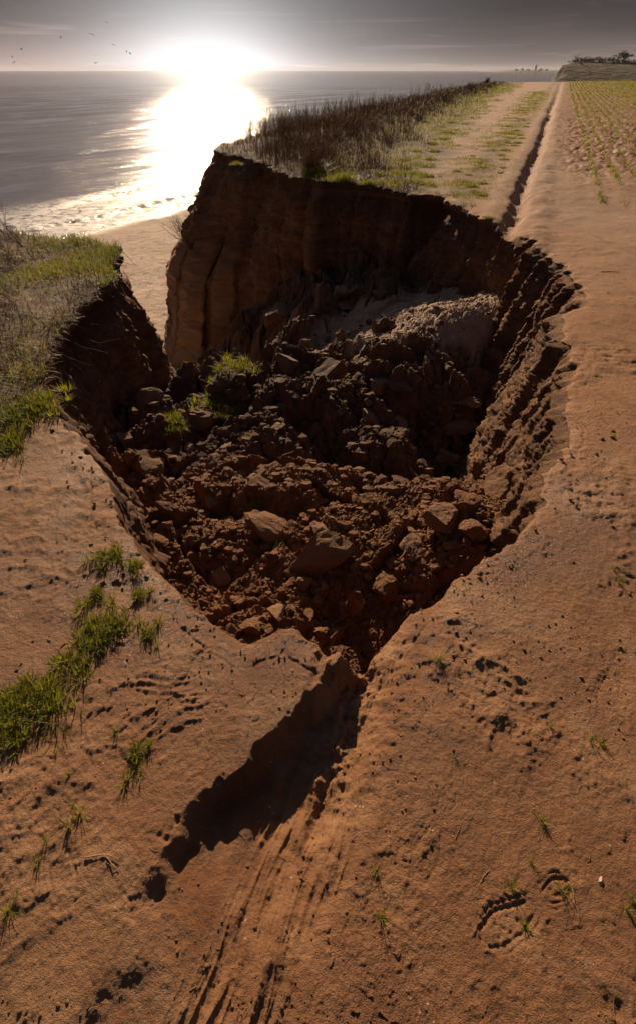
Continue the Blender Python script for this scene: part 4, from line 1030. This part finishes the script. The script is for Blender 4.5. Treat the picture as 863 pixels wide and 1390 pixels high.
# ------------------------------------------------------------------ gulls
def gull_mesh(flap):
    bm = bmesh.new()
    # body: spindle
    st_ = [(-.24, .005), (-.16, .035), (0, .06), (.12, .045), (.2, .02), (.24, .004)]
    rings = [[bm.verts.new((r*math.cos(a), s0, r*math.sin(a)*.85)) for a in np.linspace(0, 2*math.pi, 8, endpoint=False)] for s0, r in st_]
    for a, b in zip(rings, rings[1:]):
        for i in range(8): bm.faces.new((a[i], a[(i+1) % 8], b[(i+1) % 8], b[i]))
    for sg in (-1, 1):
        ln = [(.04, .0, .09), (.28, flap*.22, .085), (.45, flap*.2, .06), (.68, flap*.05, .012)]
        top = [(bm.verts.new((sg*x, c+.02, z+.008)), bm.verts.new((sg*x, -c+.02-.05*(x > .4), z-.004))) for x, z, c in ln]
        bot = [(bm.verts.new((sg*x, c+.02, z-.008)), bm.verts.new((sg*x, -c+.02-.05*(x > .4), z-.012))) for x, z, c in ln]
        for S_ in (top, bot):
            for a, b in zip(S_, S_[1:]): bm.faces.new((a[0], b[0], b[1], a[1]))
        for a, b, c, d in zip(top, top[1:], bot, bot[1:]):
            bm.faces.new((a[0], b[0], d[0], c[0])); bm.faces.new((a[1], b[1], d[1], c[1]))
        bm.faces.new((top[-1][0], top[-1][1], bot[-1][1], bot[-1][0]))
    bmesh.ops.recalc_face_normals(bm, faces=bm.faces)
    me = bpy.data.meshes.new('gull'); bm.to_mesh(me); bm.free(); me.materials.append(MGULL); return me
MGULL = mat_plain('gull_feathers', (.10, .09, .09), (.2, .18, .17), .7, 8)
GM = [gull_mesh(f) for f in (1., .4, -.5)]
for k, (px, py) in enumerate([(4, 25), (85, 26), (145, 30), (22, 45), (43, 44), (125, 46), (30, 67), (17, 77), (35, 85), (20, 85), (131, 75), (130, 85), (154, 61), (172, 70), (177, 72), (83, 51), (420, 61)]):
    D = 170+40*math.sin(k*2.1); r = ray(px, py); t = D/r[1]
    o = bpy.data.objects.new('gull', GM[k % 3]); COL.objects.link(o); o.location = (r[0]*t, D, EYE+r[2]*t); o.rotation_euler = (0, rng.uniform(-.5, .5), rng.uniform(0, 6.28))
    tag(o, 'small dark gull flying over the sea horizon', 'gull', 'gulls flying over the sea')

# ------------------------------------------------------------------ crumbs, grit and litter (stuff)
def crumbs(name, n, mat, px0, px1, py0, py1, s0, s1, okf, zf):
    px = rng.uniform(px0, px1, n); py = rng.uniform(py0, py1, n)
    A_ = np.array([at(a, c, 0 if zf is land else -1.15) for a, c in zip(px, py)]); x, y = A_[:, 0], A_[:, 1]
    k = okf(x, y); x, y = x[k], y[k]; n = len(x); z = zf(x, y)
    ph = (1+5**.5)/2; iv = np.array([(-1, ph, 0), (1, ph, 0), (-1, -ph, 0), (1, -ph, 0), (0, -1, ph), (0, 1, ph), (0, -1, -ph), (0, 1, -ph), (ph, 0, -1), (ph, 0, 1), (-ph, 0, -1), (-ph, 0, 1)])/1.9
    fi = np.array([(0, 11, 5), (0, 5, 1), (0, 1, 7), (0, 7, 10), (0, 10, 11), (1, 5, 9), (5, 11, 4), (11, 10, 2), (10, 7, 6), (7, 1, 8), (3, 9, 4), (3, 4, 2), (3, 2, 6), (3, 6, 8), (3, 8, 9), (4, 9, 5), (2, 4, 11), (6, 2, 10), (8, 6, 7), (9, 8, 1)])
    sz = s0*(s1/s0)**(rng.random(n)**2.2)*np.clip(np.hypot(x, y)/1.5, .7, 3)
    V_ = iv[None]*sz[:, None, None]*rng.uniform(.55, 1.25, (n, 12, 1))*np.array([1, 1, .7]); V_ += np.stack([x, y, z+sz*.2], 1)[:, None]
    Q = (np.arange(n)*12)[:, None, None]+fi[None]
    o = raw_mesh(name, V_.reshape(-1, 3), Q.reshape(-1, 3), mat, None, False); tag(o, kind='stuff')
def ok_ground(x, y):
    s_, _n = sdf(x, y); a, q = furrow(x, y)
    d = sst(-.1, .4, fbm2(x, y, .35, 3, 701))*.8+.8*np.exp(-s_/.12)+.5*np.exp(-((q-.12)/.12)**2)*(a < 0)
    return (s_ > .01) & (rng.random(len(x)) < d)
def ok_hole(x, y):
    s_, _n = sdf(x, y); return (s_ < -.1) & (rng.random(len(x)) < 1-.8*sandmask(x, y))
crumbs('soil_crumbs', 7000, MG, -30, 900, 560, 1400, .0016, .009, ok_ground, land)
crumbs('clay_crumbs', 7000, MCL, 170, 750, 380, 880, .004, .026, ok_hole, floor_z)
prt = []
for k in range(60):
    px, py = rng.uniform(0, 863), rng.uniform(880, 1390); p = at(px, py)
    if sdf(np.array([p[0]]), np.array([p[1]]))[0][0] < .02: continue
    L_b = rng.uniform(.01, .05); a = rng.uniform(0, 6.28); t = np.linspace(0, 1, 5)
    xx = p[0]+np.cos(a+t*rng.normal(0, .15))*L_b*t; yy = p[1]+np.sin(a+t*rng.normal(0, .6))*L_b*t
    prt.append(tube(np.stack([xx, yy, land(xx, yy)+.0015], 1), rng.uniform(.0003, .0007), 4))
o = raw_mesh('straw_litter', *join(prt)[:2], M_STRAW); tag(o, kind='stuff')
# fine roots hanging out of the cut turf
prt = []
for k in rng.choice(ei, 170):
    p = (EDGE[k, 0]+NV[k, 0]*.02, EDGE[k, 1]+NV[k, 1]*.02, -rng.uniform(.04, .25)); prt += twig(p, (NV[k, 0]*.6, NV[k, 1]*.6, -1), rng.uniform(.08, .35), .0035, rng, 0, .22)
o = raw_mesh('hanging_roots', *join(prt)[:2], M_TWIG); tag(o, kind='stuff')

# ------------------------------------------------------------------ sea air
def haze():
    bm = bmesh.new(); bmesh.ops.create_cube(bm, size=1.); me = bpy.data.meshes.new('haze'); bm.to_mesh(me); bm.free()
    m = bpy.data.materials.new('haze'); m.use_nodes = True; N = m.node_tree.nodes; N.clear()
    pv = N.new('ShaderNodeVolumePrincipled'); pv.inputs['Color'].default_value = (.74, .78, .92, 1); pv.inputs['Density'].default_value = .00005; pv.inputs['Anisotropy'].default_value = .2
    o_ = N.new('ShaderNodeOutputMaterial'); m.node_tree.links.new(pv.outputs[0], o_.inputs['Volume'])
    me.materials.append(m); o = bpy.data.objects.new('haze', me); COL.objects.link(o)
    o.scale = (25000, 25000, 60); o.location = (0, 0, 15); tag(o, kind='stuff')
haze()
